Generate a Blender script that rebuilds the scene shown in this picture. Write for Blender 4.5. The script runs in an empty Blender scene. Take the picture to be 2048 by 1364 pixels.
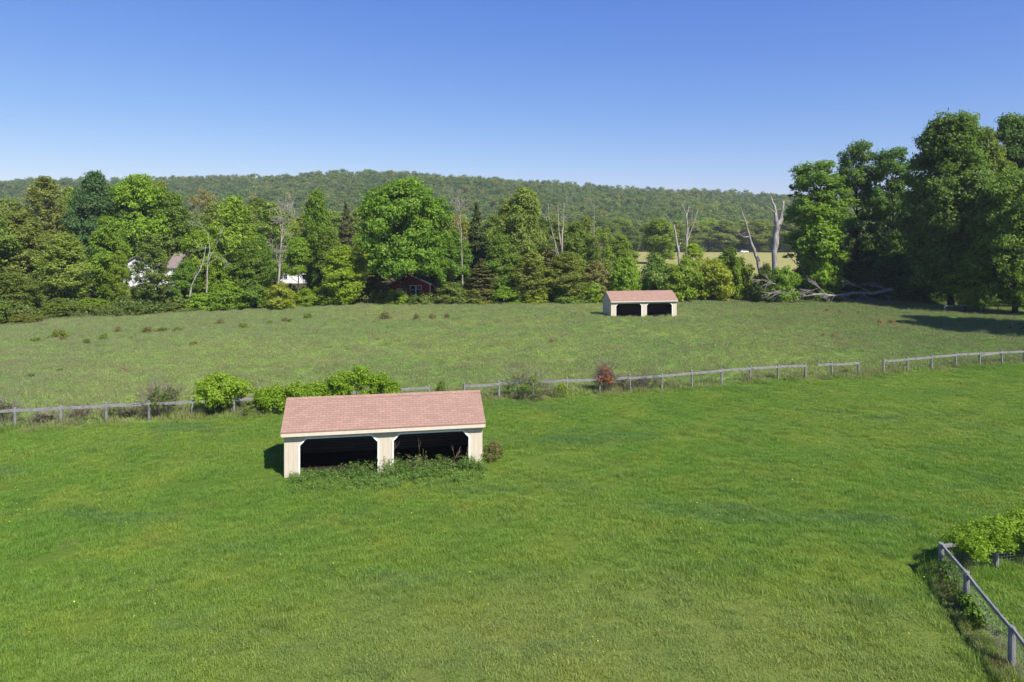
import bpy, bmesh, math, random, zlib
import numpy as np
from mathutils import Vector, Matrix

S = bpy.context.scene
COL = S.collection
F, CX, HY, CH = 1400.0, 1024.0, 467.0, 11.0      # focal length in photo pixels, centre column, horizon row, camera height
SUN_AZ, SUN_EL = math.radians(40), math.radians(47)   # sun stands behind the camera to the right
rnd = random.Random(5)

# ------------------------------------------------------------------ terrain
RIDGE_X = [-900, -300, 0, 150, 400, 560, 650, 750, 850, 1000, 1100, 1200, 1350, 1500, 1600, 1800, 2100, 2600, 3200]
RIDGE_Y = [395, 372, 362, 355, 354, 350, 343, 341, 346, 354, 363, 371, 379, 387, 391, 398, 408, 425, 440]
RD = 900.0
def sstep(a, b, v):
    t = np.clip((v - a) / (b - a), 0, 1)
    return t * t * (3 - 2 * t)
def G(x, y):
    x = np.asarray(x, float); y = np.asarray(y, float)
    z = 0.10 * np.sin(x * .071 + 1.0) * np.sin(y * .083 + .4) + .05 * np.sin(x * .23 + y * .19) + .035 * np.sin(x * .51 - y * .43 + 2)
    z = z * sstep(14, 30, y)
    px = CX + F * x / np.maximum(y, 60)
    top = CH + (HY - np.interp(px, RIDGE_X, RIDGE_Y)) / F * RD - 15.0
    k = np.clip((y - 470) / (RD - 470), 0, 1)
    k2 = np.where(y > RD, 1 - .5 * sstep(RD, 2200, y), k ** 1.05)
    bump = 5.5 * np.sin(x * .011 + 2) * np.sin(y * .017 + 1) + 3.0 * np.sin(x * .027 + y * .021)
    return z + top * k2 + bump * np.clip(k, 0, 1) * np.clip((RD + 60 - y) / 160, 0, 1)
def W(px, D, py=None):
    """world point at picture column px and distance D; z from picture row py, else on the ground"""
    x = (px - CX) / F * D
    z = float(G(x, D)) if py is None else CH + (HY - py) / F * D
    return Vector((x, D, z))
def Dg(py):
    return CH * F / (py - HY)

# ------------------------------------------------------------------ materials
def newmat(name):
    m = bpy.data.materials.new(name); m.use_nodes = True
    nt = m.node_tree; nt.nodes.clear()
    return m, nt
class N:
    def __init__(s, nt): s.nt = nt
    def node(s, t, **kw):
        n = s.nt.nodes.new(t)
        for k, v in kw.items(): setattr(n, k, v)
        return n
    def put(s, sock, v):
        if isinstance(v, bpy.types.NodeSocket): s.nt.links.new(v, sock)
        elif isinstance(v, (tuple, list)) and len(v) == 3 and sock.type == 'RGBA': sock.default_value = (*v, 1)
        else: sock.default_value = v
    def math(s, op, a, b=0.0, c=None, clamp=False):
        n = s.node('ShaderNodeMath', operation=op, use_clamp=clamp)
        s.put(n.inputs[0], a); s.put(n.inputs[1], b)
        if c is not None: s.put(n.inputs[2], c)
        return n.outputs[0]
    def mix(s, f, a, b, blend='MIX'):
        n = s.node('ShaderNodeMix', data_type='RGBA', blend_type=blend)
        s.put(n.inputs[0], f); s.put(n.inputs[6], a); s.put(n.inputs[7], b)
        return n.outputs[2]
    def noise(s, vec, scale, detail=3, rough=.55, dist=0):
        n = s.node('ShaderNodeTexNoise')
        if vec is not None: s.put(n.inputs['Vector'], vec)
        n.inputs['Scale'].default_value = scale; n.inputs['Detail'].default_value = detail
        n.inputs['Roughness'].default_value = rough; n.inputs['Distortion'].default_value = dist
        return n.outputs[0]
    def ramp(s, f, lo, hi):
        n = s.node('ShaderNodeMapRange', interpolation_type='SMOOTHSTEP')
        s.put(n.inputs[0], f); n.inputs[1].default_value = lo; n.inputs[2].default_value = hi
        return n.outputs[0]
    def vmul(s, vec, sc):
        n = s.node('ShaderNodeVectorMath', operation='MULTIPLY'); s.put(n.inputs[0], vec); n.inputs[1].default_value = sc
        return n.outputs[0]
    def principled(s, col, rough=.8, spec=.3, bump=None, bstr=.3, bdist=.02):
        p = s.node('ShaderNodeBsdfPrincipled'); s.put(p.inputs['Base Color'], col); s.put(p.inputs['Roughness'], rough)
        p.inputs['Specular IOR Level'].default_value = spec
        if bump is not None:
            b = s.node('ShaderNodeBump'); b.inputs['Strength'].default_value = bstr; b.inputs['Distance'].default_value = bdist
            s.put(b.inputs['Height'], bump); s.nt.links.new(b.outputs[0], p.inputs['Normal'])
        return p.outputs[0]
    def out(s, sh):
        o = s.node('ShaderNodeOutputMaterial'); s.nt.links.new(sh, o.inputs[0])

# colour of the meadow by place: mown-looking paddock before the fence, paler rough field behind it, hay field far off
def field_color(n):
    g = n.node('ShaderNodeNewGeometry'); pos = g.outputs['Position']
    sp = n.node('ShaderNodeSeparateXYZ'); n.put(sp.inputs[0], pos); x, y = sp.outputs[0], sp.outputs[1]
    flat = n.vmul(pos, (1, 1, 0))
    n1 = n.noise(flat, .055, 4, .6); n2 = n.noise(flat, .33, 4, .6); n3 = n.noise(flat, 1.6, 3, .6); n4 = n.noise(n.vmul(pos, (.5, 1.3, 0)), .16, 4, .65)
    # paddock
    a = n.mix(n.ramp(n1, .35, .65), (.060, .128, .0135), (.082, .142, .019))
    a = n.mix(n.math('MULTIPLY', n.ramp(n2, .42, .70), .85), a, (.098, .148, .018))
    a = n.mix(n.math('MULTIPLY', n.ramp(n4, .52, .70), .8), a, (.046, .100, .026))
    # worn straw-coloured patches low in the middle of the paddock
    dx = n.math('MULTIPLY', n.math('SUBTRACT', x, 1.8), .10); dy = n.math('MULTIPLY', n.math('SUBTRACT', y, 18.4), .26)
    rr = n.math('ADD', n.math('MULTIPLY', dx, dx), n.math('MULTIPLY', dy, dy))
    worn = n.math('SUBTRACT', 1.0, n.ramp(n.math('ADD', rr, n.math('MULTIPLY', n.math('SUBTRACT', n2, .5), 3.2)), .0, 1.9))
    a = n.mix(n.math('MULTIPLY', worn, .28), a, (.165, .17, .060))
    straw = n.ramp(n.noise(flat, .8, 5, .7), .60, .75)
    a = n.mix(n.math('MULTIPLY', straw, .45), a, (.17, .16, .07))
    a = n.mix(n.math('MULTIPLY', n.ramp(n3, .55, .8), .4), a, (.042, .10, .018))
    # rough upper field
    b = n.mix(n.ramp(n1, .35, .65), (.100, .184, .040), (.138, .206, .044))
    b = n.mix(n.math('MULTIPLY', n.ramp(n4, .5, .72), .55), b, (.185, .212, .078))
    b = n.mix(n.math('MULTIPLY', n.ramp(n2, .55, .72), .5), b, (.066, .135, .032))
    b = n.mix(n.math('MULTIPLY', n.ramp(n3, .58, .8), .45), b, (.175, .208, .074))
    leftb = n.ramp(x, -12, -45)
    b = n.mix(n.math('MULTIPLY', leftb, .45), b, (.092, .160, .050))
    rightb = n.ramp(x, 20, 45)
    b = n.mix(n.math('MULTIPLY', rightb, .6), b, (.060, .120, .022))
    fl = n.math('SUBTRACT', y, n.math('ADD', n.math('MULTIPLY', x, .28), 47.0))
    fl = n.math('ADD', fl, n.math('MULTIPLY', n.math('SUBTRACT', n.noise(flat, .5, 3), .5), 2.2))
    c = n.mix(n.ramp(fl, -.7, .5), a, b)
    band = n.math('MULTIPLY', n.ramp(n.math('ABSOLUTE', fl), 1.15, .3), n.ramp(n2, .3, .6))
    c = n.mix(n.math('MULTIPLY', band, .55), c, (.125, .125, .058))
    cl = n.math('SUBTRACT', x, n.math('ADD', n.math('MULTIPLY', y, .255), 7.95))
    cb = n.math('MULTIPLY', n.ramp(n.math('ABSOLUTE', cl), .75, .1), n.ramp(y, 22.9, 22.4))
    c = n.mix(n.math('MULTIPLY', n.math('MULTIPLY', cb, n.ramp(n3, .3, .6)), .75), c, (.115, .105, .050))
    # under the trees
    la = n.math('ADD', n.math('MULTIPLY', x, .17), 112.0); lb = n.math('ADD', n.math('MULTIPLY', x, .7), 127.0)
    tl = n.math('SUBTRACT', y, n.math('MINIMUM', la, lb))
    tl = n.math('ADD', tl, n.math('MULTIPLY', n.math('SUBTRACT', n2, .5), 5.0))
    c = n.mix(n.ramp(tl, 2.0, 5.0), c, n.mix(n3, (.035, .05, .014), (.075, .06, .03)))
    # hay field beyond the trees
    h = n.mix(n.ramp(n.noise(n.vmul(pos, (.25, 1, 0)), .03, 4), .4, .65), (.235, .245, .085), (.20, .235, .065))
    c = n.mix(n.ramp(y, 165, 195), c, h)
    w = n.mix(n.ramp(n1, .4, .6), (.03, .06, .015), (.045, .07, .02))
    c = n.mix(n.ramp(y, 425, 440), c, w)
    c = n.mix(1.0, c, (2.40, 2.08, 2.40), 'MULTIPLY')
    return c, n3, n2, flat
def m_ground():
    m, nt = newmat('meadow_soil'); n = N(nt)
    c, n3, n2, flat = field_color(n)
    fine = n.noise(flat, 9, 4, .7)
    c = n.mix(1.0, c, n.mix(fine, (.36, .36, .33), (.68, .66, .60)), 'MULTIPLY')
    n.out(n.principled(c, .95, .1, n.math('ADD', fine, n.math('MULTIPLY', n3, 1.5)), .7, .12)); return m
def leafy(n, c, trans=.33, tcol=None, rough=.55, spec=.25):
    p = n.principled(c, rough, spec)
    t = n.node('ShaderNodeBsdfTranslucent'); n.put(t.inputs[0], tcol if tcol is not None else n.mix(1.0, c, (1.25, 1.35, .7), 'MULTIPLY'))
    mx = n.node('ShaderNodeMixShader'); mx.inputs[0].default_value = trans
    n.nt.links.new(p, mx.inputs[1]); n.nt.links.new(t.outputs[0], mx.inputs[2])
    return mx.outputs[0]
def m_grass():
    m, nt = newmat('grass_blades'); n = N(nt)
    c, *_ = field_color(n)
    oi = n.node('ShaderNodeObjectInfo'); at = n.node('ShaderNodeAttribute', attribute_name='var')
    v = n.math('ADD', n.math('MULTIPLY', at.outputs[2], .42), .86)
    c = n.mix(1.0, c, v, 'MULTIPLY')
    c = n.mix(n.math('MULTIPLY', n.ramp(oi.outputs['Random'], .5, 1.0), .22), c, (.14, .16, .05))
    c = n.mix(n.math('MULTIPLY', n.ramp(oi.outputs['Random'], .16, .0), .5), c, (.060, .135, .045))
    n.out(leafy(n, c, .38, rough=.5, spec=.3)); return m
def m_seed():
    m, nt = newmat('seed_heads'); n = N(nt)
    at = n.node('ShaderNodeAttribute', attribute_name='var')
    c = n.mix(at.outputs[2], (.25, .22, .13), (.20, .20, .10))
    n.out(leafy(n, c, .25)); return m
def m_leaf():
    m, nt = newmat('foliage'); n = N(nt)
    oi = n.node('ShaderNodeObjectInfo'); at = n.node('ShaderNodeAttribute', attribute_name='var'); ac = n.node('ShaderNodeAttribute', attribute_name='cl')
    c = oi.outputs['Color']
    v = n.math('ADD', n.math('MULTIPLY', at.outputs[2], .75), .62)
    c = n.mix(1.0, c, v, 'MULTIPLY')
    c = n.mix(n.math('MULTIPLY', ac.outputs[2], .5), c, n.mix(1.0, c, (1.38, 1.30, .95), 'MULTIPLY'))
    n.out(leafy(n, c, .46)); return m
def m_forest():
    m, nt = newmat('hill_forest_foliage'); n = N(nt)
    oi = n.node('ShaderNodeObjectInfo'); at = n.node('ShaderNodeAttribute', attribute_name='var')
    r = oi.outputs['Random']
    rp = n.node('ShaderNodeValToRGB'); n.put(rp.inputs[0], r)
    e = rp.color_ramp.elements
    e[0].color = (0.06, 0.124, 0.032, 1); e[1].color = (0.21, 0.23, 0.08, 1)
    for p, c in ((.3, (.080, .150, .040)), (.55, (.105, .175, .042)), (.8, (.150, .20, .050))):
        q = e.new(p); q.color = (*c, 1)
    g = n.node('ShaderNodeNewGeometry'); pn = n.noise(n.vmul(g.outputs['Position'], (1, .6, 0)), .012, 4, .6)
    c0 = n.mix(n.math('MULTIPLY', n.ramp(pn, .42, .62), .5), rp.outputs[0], (.140, .225, .050))
    c0 = n.mix(n.math('MULTIPLY', n.ramp(pn, .5, .35), .45), c0, (.075, .140, .045))
    c = n.mix(1.0, c0, n.math('ADD', n.math('MULTIPLY', at.outputs[2], .6), .7), 'MULTIPLY')
    c = n.mix(1.0, c, (1.38, 1.18, .95), 'MULTIPLY')
    n.out(leafy(n, c, .36)); return m
def m_under():
    m, nt = newmat('bramble_leaves'); n = N(nt)
    oi = n.node('ShaderNodeObjectInfo'); at = n.node('ShaderNodeAttribute', attribute_name='var')
    c = n.mix(oi.outputs['Random'], (.075, .13, .022), (.16, .20, .04))
    n.out(leafy(n, n.mix(1.0, c, n.math('ADD', n.math('MULTIPLY', at.outputs[2], .6), .7), 'MULTIPLY'), .38)); return m
def m_bark(name, c1, c2, sc=6):
    m, nt = newmat(name); n = N(nt)
    tc = n.node('ShaderNodeTexCoord'); v = n.vmul(tc.outputs['Object'], (1, 1, .18))
    k = n.noise(v, sc, 5, .65)
    n.out(n.principled(n.mix(n.ramp(k, .35, .65), c1, c2), .9, .15, k, .6, .05)); return m
def m_wood_grey():
    m, nt = newmat('weathered_grey_wood'); n = N(nt)
    tc = n.node('ShaderNodeTexCoord'); uv = tc.outputs['UV']
    k = n.noise(n.vmul(uv, (1.2, 22, 1)), 3, 5, .65, .4); b = n.noise(tc.outputs['Object'], 2.2, 4, .6)
    c = n.mix(n.ramp(k, .3, .7), (.13, .125, .125), (.29, .285, .285))
    c = n.mix(n.math('MULTIPLY', n.ramp(b, .48, .7), .55), c, (.085, .083, .08))
    n.out(n.principled(c, .9, .15, k, .6, .02)); return m
def m_siding():
    m, nt = newmat('cream_grooved_siding'); n = N(nt)
    tc = n.node('ShaderNodeTexCoord'); uv = tc.outputs['UV']
    sp = n.node('ShaderNodeSeparateXYZ'); n.put(sp.inputs[0], uv)
    fr = n.math('FRACT', n.math('MULTIPLY', sp.outputs[0], 1 / .2))
    gr = n.math('LESS_THAN', n.math('ABSOLUTE', n.math('SUBTRACT', fr, .5)), .06)
    st = n.noise(n.vmul(uv, (9, .7, 1)), 2.0, 4, .6)
    dirt = n.ramp(n.math('ADD', sp.outputs[1], n.math('MULTIPLY', st, .5)), .65, .15)
    c = n.mix(n.ramp(st, .3, .75), (.56, .49, .385), (.50, .43, .33))
    c = n.mix(n.math('MULTIPLY', dirt, .45), c, (.36, .30, .19))
    c = n.mix(n.math('MULTIPLY', gr, .28), c, (.36, .30, .20))
    n.out(n.principled(c, .65, .25, n.math('SUBTRACT', 1.0, gr), .5, .01)); return m
def m_plain(name, c1, c2, sc=3, rough=.6, spec=.3):
    m, nt = newmat(name); n = N(nt)
    tc = n.node('ShaderNodeTexCoord'); k = n.noise(tc.outputs['Object'], sc, 5, .65)
    n.out(n.principled(n.mix(n.ramp(k, .3, .7), c1, c2), rough, spec, k, .15, .01)); return m
def m_shingle(name, c1, c2, mor):
    m, nt = newmat(name); n = N(nt)
    tc = n.node('ShaderNodeTexCoord'); uv = tc.outputs['UV']
    b = n.node('ShaderNodeTexBrick', offset=.5); n.put(b.inputs['Vector'], uv)
    b.inputs['Scale'].default_value = 1; b.inputs['Brick Width'].default_value = .32; b.inputs['Row Height'].default_value = .145
    b.inputs['Mortar Size'].default_value = .011; b.inputs['Mortar Smooth'].default_value = .2; b.inputs['Bias'].default_value = 0
    n.put(b.inputs['Color1'], c1); n.put(b.inputs['Color2'], c2); n.put(b.inputs['Mortar'], mor)
    g = n.noise(uv, 45, 3, .7); st = n.noise(n.vmul(uv, (1.4, .35, 1)), 1.1, 4, .6); pt = n.noise(uv, .7, 4, .6)
    c = n.mix(1.0, b.outputs[0], n.mix(g, (.78, .78, .78), (1.18, 1.18, 1.18)), 'MULTIPLY')
    c = n.mix(n.math('MULTIPLY', n.ramp(st, .52, .75), .30), c, (.19, .13, .115))
    c = n.mix(n.math('MULTIPLY', n.ramp(pt, .55, .75), .25), c, (.39, .26, .21))
    n.out(n.principled(c, .92, .15, n.math('ADD', n.math('MULTIPLY', b.outputs[1], -1), n.math('MULTIPLY', g, .4)), .6, .01)); return m
def m_boards(name, c1, c2, w=.14):
    m, nt = newmat(name); n = N(nt)
    tc = n.node('ShaderNodeTexCoord'); uv = tc.outputs['UV']
    b = n.node('ShaderNodeTexBrick', offset=.5); n.put(b.inputs['Vector'], uv)
    b.inputs['Scale'].default_value = 1; b.inputs['Brick Width'].default_value = 3; b.inputs['Row Height'].default_value = w; b.inputs['Mortar Size'].default_value = .01
    n.put(b.inputs['Color1'], c1); n.put(b.inputs['Color2'], c2); n.put(b.inputs['Mortar'], tuple(.4 * q for q in c1))
    n.out(n.principled(b.outputs[0], .85, .2)); return m
def m_glass():
    m, nt = newmat('window_glass'); n = N(nt)
    n.out(n.principled((.02, .035, .035), .08, .5)); return m

M = dict(ground=m_ground(), grass=m_grass(), seed=m_seed(), leaf=m_leaf(), forest=m_forest(), under=m_under(),
    bark=m_bark('grey_brown_bark', (.05, .042, .034), (.14, .12, .10)), dark=m_bark('dark_bark', (.022, .018, .015), (.06, .05, .04)),
    pale=m_bark('pale_bark', (.19, .17, .145), (.37, .34, .30)), snag=m_bark('silvered_dead_wood', (.17, .15, .135), (.36, .33, .31)),
    twig=m_plain('grey_twigs', (.085, .068, .054), (.155, .13, .105)), straw=m_plain('dry_straw', (.36, .25, .15), (.48, .36, .22)),
    grey=m_wood_grey(), siding=m_siding(), cream=m_plain('cream_paint', (.55, .48, .375), (.60, .52, .41), 5),
    white=m_plain('white_paint', (.74, .74, .73), (.82, .82, .81), 4), shingle=m_shingle('faded_red_shingles', (.325, .203, .155), (.275, .170, .130), (.215, .132, .108)),
    greyroof=m_shingle('grey_brown_shingles', (.20, .16, .145), (.25, .20, .18), (.10, .09, .08)),
    pinkroof=m_shingle('dusty_pink_shingles', (.33, .21, .18), (.27, .18, .16), (.14, .1, .09)),
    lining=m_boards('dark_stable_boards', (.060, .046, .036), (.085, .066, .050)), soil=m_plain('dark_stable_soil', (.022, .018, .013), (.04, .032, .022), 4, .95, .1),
    clap=m_boards('white_clapboard', (.74, .74, .76), (.70, .70, .73), .16), redclap=m_boards('red_clapboard', (.36, .022, .022), (.31, .02, .022), .16),
    glass=m_glass(), wire=m_plain('galvanised_wire', (.20, .20, .20), (.28, .28, .28)), yellow=m_plain('yellow_petals', (.72, .58, .03), (.8, .66, .05)),
    car=m_plain('white_car_paint', (.8, .8, .8), (.82, .82, .82), 2, .25, .5), rubber=m_plain('black_rubber', (.02, .02, .02), (.03, .03, .03)))

# ------------------------------------------------------------------ objects
def tag(o, label=None, cat=None, group=None, kind=None):
    if label: o['label'] = label
    if cat: o['category'] = cat
    if group: o['group'] = group
    if kind: o['kind'] = kind
    return o
def thing(name, loc, label, cat, group=None, rz=0):
    o = bpy.data.objects.new(name, None); COL.objects.link(o)
    o.location = loc; o.rotation_euler = (0, 0, rz); o.empty_display_size = .3
    return tag(o, label, cat, group)
def link(name, me, parent=None):
    o = bpy.data.objects.new(name, me); COL.objects.link(o)
    if parent is not None: o.parent = parent
    return o
class MB:
    """collects polygons for ONE mesh"""
    def __init__(s): s.v = []; s.f = []; s.uv = []
    def poly(s, pts, uv=None):
        i = len(s.v); s.v += [tuple(p) for p in pts]; s.f.append(tuple(range(i, i + len(pts))))
        s.uv.append(uv if uv else [(0, 0)] * len(pts))
    def box(s, c, d, axis=0, M4=None):
        """box of size d centred at c; uv u runs along `axis`"""
        hx, hy, hz = d[0] / 2, d[1] / 2, d[2] / 2
        P = lambda a, b, e: Vector((c[0] + a * hx, c[1] + b * hy, c[2] + e * hz))
        fs = [((-1,-1,-1),(1,-1,-1),(1,-1,1),(-1,-1,1)), ((1,1,-1),(-1,1,-1),(-1,1,1),(1,1,1)), ((-1,1,-1),(-1,-1,-1),(-1,-1,1),(-1,1,1)),
              ((1,-1,-1),(1,1,-1),(1,1,1),(1,-1,1)), ((-1,-1,1),(1,-1,1),(1,1,1),(-1,1,1)), ((-1,1,-1),(1,1,-1),(1,-1,-1),(-1,-1,-1))]
        for f in fs:
            pts = [P(*q) for q in f]
            o = [k for k in range(3) if k != axis]
            uv = [(p[axis], p[o[0]] + p[o[1]]) for p in pts]
            if M4 is not None: pts = [M4 @ p for p in pts]
            s.poly(pts, uv)
    def tube(s, pts, rad, n=6, cap=True):
        pts = [Vector(p) for p in pts]; L = len(pts); rings = []
        prev = None; run = 0
        for i, p in enumerate(pts):
            t = (pts[min(i + 1, L - 1)] - pts[max(i - 1, 0)])
            if t.length < 1e-6: t = Vector((0, 0, 1))
            t.normalize()
            a = prev if prev is not None else (Vector((1, 0, 0)) if abs(t.x) < .8 else Vector((0, 1, 0)))
            a = (a - t * a.dot(t))
            if a.length < 1e-4: a = t.orthogonal()
            a.normalize(); prev = a; b = t.cross(a)
            if i: run += (p - pts[i - 1]).length
            base = len(s.v)
            for k in range(n):
                w = 2 * math.pi * k / n
                s.v.append(tuple(p + (a * math.cos(w) + b * math.sin(w)) * rad[i]))
            rings.append((base, run))
        for i in range(L - 1):
            (A, u0), (B, u1) = rings[i], rings[i + 1]
            for k in range(n):
                k2 = (k + 1) % n
                s.f.append((A + k, A + k2, B + k2, B + k)); s.uv.append([(u0, k * .06), (u0, k * .06 + .06), (u1, k * .06 + .06), (u1, k * .06)])
        if cap:
            A = rings[-1][0]; s.f.append(tuple(A + k for k in range(n))); s.uv.append([(0, .02 * k) for k in range(n)])
    def mesh(s, name, mats, smooth=False):
        me = bpy.data.meshes.new(name); me.from_pydata(s.v, [], s.f)
        ul = me.uv_layers.new(name='UVMap'); flat = [c for u in s.uv for q in u for c in q]
        ul.data.foreach_set('uv', np.array(flat, dtype=np.float32))
        for m in (mats if isinstance(mats, (list, tuple)) else [mats]): me.materials.append(m)
        if smooth: me.polygons.foreach_set('use_smooth', [True] * len(me.polygons))
        me.update(); return me
    def build(s, name, mats, parent=None, smooth=False):
        return link(name, s.mesh(name, mats, smooth), parent)
def prism(mb, pts2, fn, d0, d1, uvf=None):
    """extrude a 2D outline between depths d0 and d1; fn(a, b, d) -> 3D"""
    uv = [(p[0], p[1]) for p in pts2]
    mb.poly([fn(a, b, d0) for a, b in pts2], uv)
    mb.poly([fn(a, b, d1) for a, b in reversed(pts2)], uv[::-1])
    for i in range(len(pts2)):
        a, b = pts2[i], pts2[(i + 1) % len(pts2)]
        mb.poly([fn(*a, d0), fn(*a, d1), fn(*b, d1), fn(*b, d0)], [(a[0], a[1]), (a[0] + d1 - d0, a[1]), (b[0] + d1 - d0, b[1]), (b[0], b[1])])
def quads_mesh(name, V, mat, attrs=None, per=4):
    """V (n,per,3) loose faces -> mesh; attrs: dict name->(n,) per-face floats"""
    n = V.shape[0]; me = bpy.data.meshes.new(name)
    me.vertices.add(n * per); me.vertices.foreach_set('co', V.reshape(-1).astype(np.float32))
    me.loops.add(n * per); me.loops.foreach_set('vertex_index', np.arange(n * per, dtype=np.int32))
    me.polygons.add(n); me.polygons.foreach_set('loop_start', np.arange(0, n * per, per, dtype=np.int32))
    me.polygons.foreach_set('loop_total', np.full(n, per, dtype=np.int32))
    me.update(calc_edges=True)
    for k, a in (attrs or {}).items():
        at = me.attributes.new(k, 'FLOAT', 'FACE'); at.data.foreach_set('value', a.astype(np.float32))
    me.materials.append(mat); return me
def unit(a): return a / np.maximum(np.linalg.norm(a, axis=-1, keepdims=True), 1e-9)
def cards(rg, C, Nn, s, asp=.55):
    """leaf-shaped (lozenge) faces at C facing Nn"""
    r = rg.normal(size=C.shape); a = unit(r - Nn * (r * Nn).sum(1, keepdims=True)); b = np.cross(Nn, a)
    s = s[:, None]; off = (rg.random((len(C), 1)) * .5 - .25) * s
    return np.stack([C - a * s, C + b * s * asp + a * off, C + a * s, C - b * s * asp + a * off], 1)
def clusters_to_leaves(rg, cen, rad, nl, leaf, mid, squash=.75, up=.35, per=10, sub=.27):
    """boughs at cen (radius rad), each made of small sprigs of about `per` leaves, so edges stay ragged and light comes through"""
    cnt = np.maximum((nl * (rad / rad.mean()) ** 2).astype(int), 6)
    ns = np.maximum(cnt // per, 3); si = np.repeat(np.arange(len(cen)), ns); m = len(si)
    d = unit(rg.normal(size=(m, 3))); rr = rg.random(m) ** .40
    d2 = d.copy(); d2[:, 2] *= squash
    sc = cen[si] + d2 * (rad[si] * rr)[:, None]; sr = rad[si] * sub * (.6 + .8 * rg.random(m))
    k = np.repeat(np.arange(m), per); n = len(k)
    C = sc[k] + rg.normal(size=(n, 3)) * np.array([1, 1, .7]) * (sr[k] * .62)[:, None]
    out = unit(C - mid)
    Nn = unit(d[k] * .55 + out * .40 + np.array([0, 0, up]) + rg.normal(size=(n, 3)) * .5)
    V = cards(rg, C, Nn, leaf * (.55 + .9 * rg.random(n)))
    cl = .5 * rg.random(len(cen))[si][k] + .5 * rg.random(m)[k]
    return V, rg.random(n), cl
def crown_clusters(rg, n, H, R, base, prof, fill=.35):
    t = rg.random(n); th = rg.random(n) * 2 * np.pi
    ph = rg.random(4) * 6.28
    lobe = 1 + .16 * np.sin(2 * th + ph[0] + 3 * t) + .12 * np.sin(3 * th + ph[1] - 5 * t) + .10 * np.sin(9 * t + ph[2])
    if prof == 'round': p = np.sqrt(np.clip(1 - (1.85 * t - .80) ** 2 / 1.12, .03, 1))
    elif prof == 'oval': p = np.sin(np.pi * np.clip(t * .90 + .09, 0, 1)) ** .75
    elif prof == 'tall': p = np.clip(np.sin(np.pi * (t * .80 + .14)), 0, 1) ** .5
    elif prof == 'cone': p = (1.02 - t) ** .85
    elif prof == 'flare': p = .45 + .55 * np.sin(np.pi * np.clip(t * .75 + .12, 0, 1)); p = np.where(t > .85, p * (1 - (t - .85) * 4.2), p)
    else: p = np.cos(t * np.pi / 2 * .97) ** .6
    r = R * p * lobe * np.sqrt(fill * fill + (1 - fill * fill) * rg.random(n))
    z = base + (H - base) * t
    return np.stack([r * np.cos(th), r * np.sin(th), z], 1)
def trunk_mesh(rg, H, r0, cen, nlimb, mat, lean=.3, top=.8, name='trunk', n=7):
    mb = MB(); k = 7; path = []
    for i in range(k):
        t = i / (k - 1); path.append(Vector((lean * math.sin(t * 2.2 + rg.random()) * t, lean * math.cos(t * 2 + rg.random()) * t, H * top * t - (.3 if i == 0 else 0))))
    mb.tube(path, [r0 * (1.35 if i == 0 else 1) * (1 - .8 * i / (k - 1)) for i in range(k)], n)
    def at(z):
        t = min(max(z / (H * top), 0), .999) * (k - 1); i = int(t); return path[i].lerp(path[i + 1], t - i), r0 * (1 - .8 * t / (k - 1))
    sel = rg.choice(len(cen), size=min(nlimb, len(cen)), replace=False)
    for j in sel:
        e = Vector(cen[j]); hd = math.hypot(e.x, e.y); s, sr = at(max(min(e.z - hd * (.5 + .5 * rg.random()), H * top * .92), H * .13))
        r = min(sr * .55, .02 + .018 * (e - s).length)
        m1 = s.lerp(e, .35) + Vector((0, 0, -.08 * hd)) + Vector(rg.normal(size=3) * .15); m2 = s.lerp(e, .7) + Vector(rg.normal(size=3) * .2)
        mb.tube([s, m1, m2, e], [r, r * .75, r * .5, r * .22], 5, False)
    return mb.mesh(name, mat, True)
PROTO = {}
def proto(key, seed, H, R, base, ncl, nlf, leaf, clr, prof, bark='bark', nlimb=26, r0=None, fill=.35, squash=.75, top=.8, up=.35, flat=False):
    rg = np.random.default_rng(seed)
    cen = crown_clusters(rg, ncl, H - clr * .5, R - clr * .55, base + clr * .4, prof, fill)
    rad = clr * (.6 + .75 * rg.random(ncl))
    if prof == 'cone': rad *= np.clip(1.25 - .8 * (cen[:, 2] - base) / (H - base), .35, 1.3)
    V, var, cl = clusters_to_leaves(rg, cen, rad, nlf, leaf, np.array([0, 0, base + (H - base) * .4]), squash, up)
    cm = quads_mesh('crown_' + key, V, M['leaf'], {'var': var, 'cl': cl})
    tm = trunk_mesh(rg, H, r0 or H * .017, cen, nlimb, M[bark], lean=H * .015, top=top)
    PROTO[key] = (tm, cm, H, R)
proto('maple', 11, 20, 7.6, 4.6, 190, 420, .205, 1.55, 'round', 'dark', 60, .42, squash=.6)
proto('big', 30, 27, 7.2, 2.0, 330, 330, .215, 1.6, 'tall', 'dark', 80, .45, .3, .6)
proto('maple_b', 12, 20, 7.0, 1.4, 210, 340, .205, 1.5, 'flare', 'dark', 60, .42, .35, .6)
proto('oval_a', 13, 20, 5.5, 1.6, 170, 300, .20, 1.35, 'oval', 'bark', 50, .3, .35, .85)
proto('oval_b', 14, 20, 5.8, 1.0, 190, 250, .20, 1.3, 'oval', 'bark', 60, .3, .35, .85)
proto('oval_c', 15, 20, 5.6, 1.8, 160, 300, .205, 1.45, 'flare', 'bark', 50, .3, .35, .85)
proto('sparse_a', 16, 20, 5.5, 1.8, 230, 110, .19, 1.05, 'oval', 'twig', 110, .22)
proto('high', 31, 20, 5.5, 8.5, 120, 170, .19, 1.2, 'round', 'twig', 70, .22)
proto('sparse_b', 17, 20, 5.5, 2.5, 210, 80, .18, 1.1, 'flare', 'twig', 120, .2)
proto('oak_a', 18, 26, 6.5, 6.5, 130, 250, .205, 1.3, 'tall', 'dark', 80, .40, .2, .6)
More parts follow.
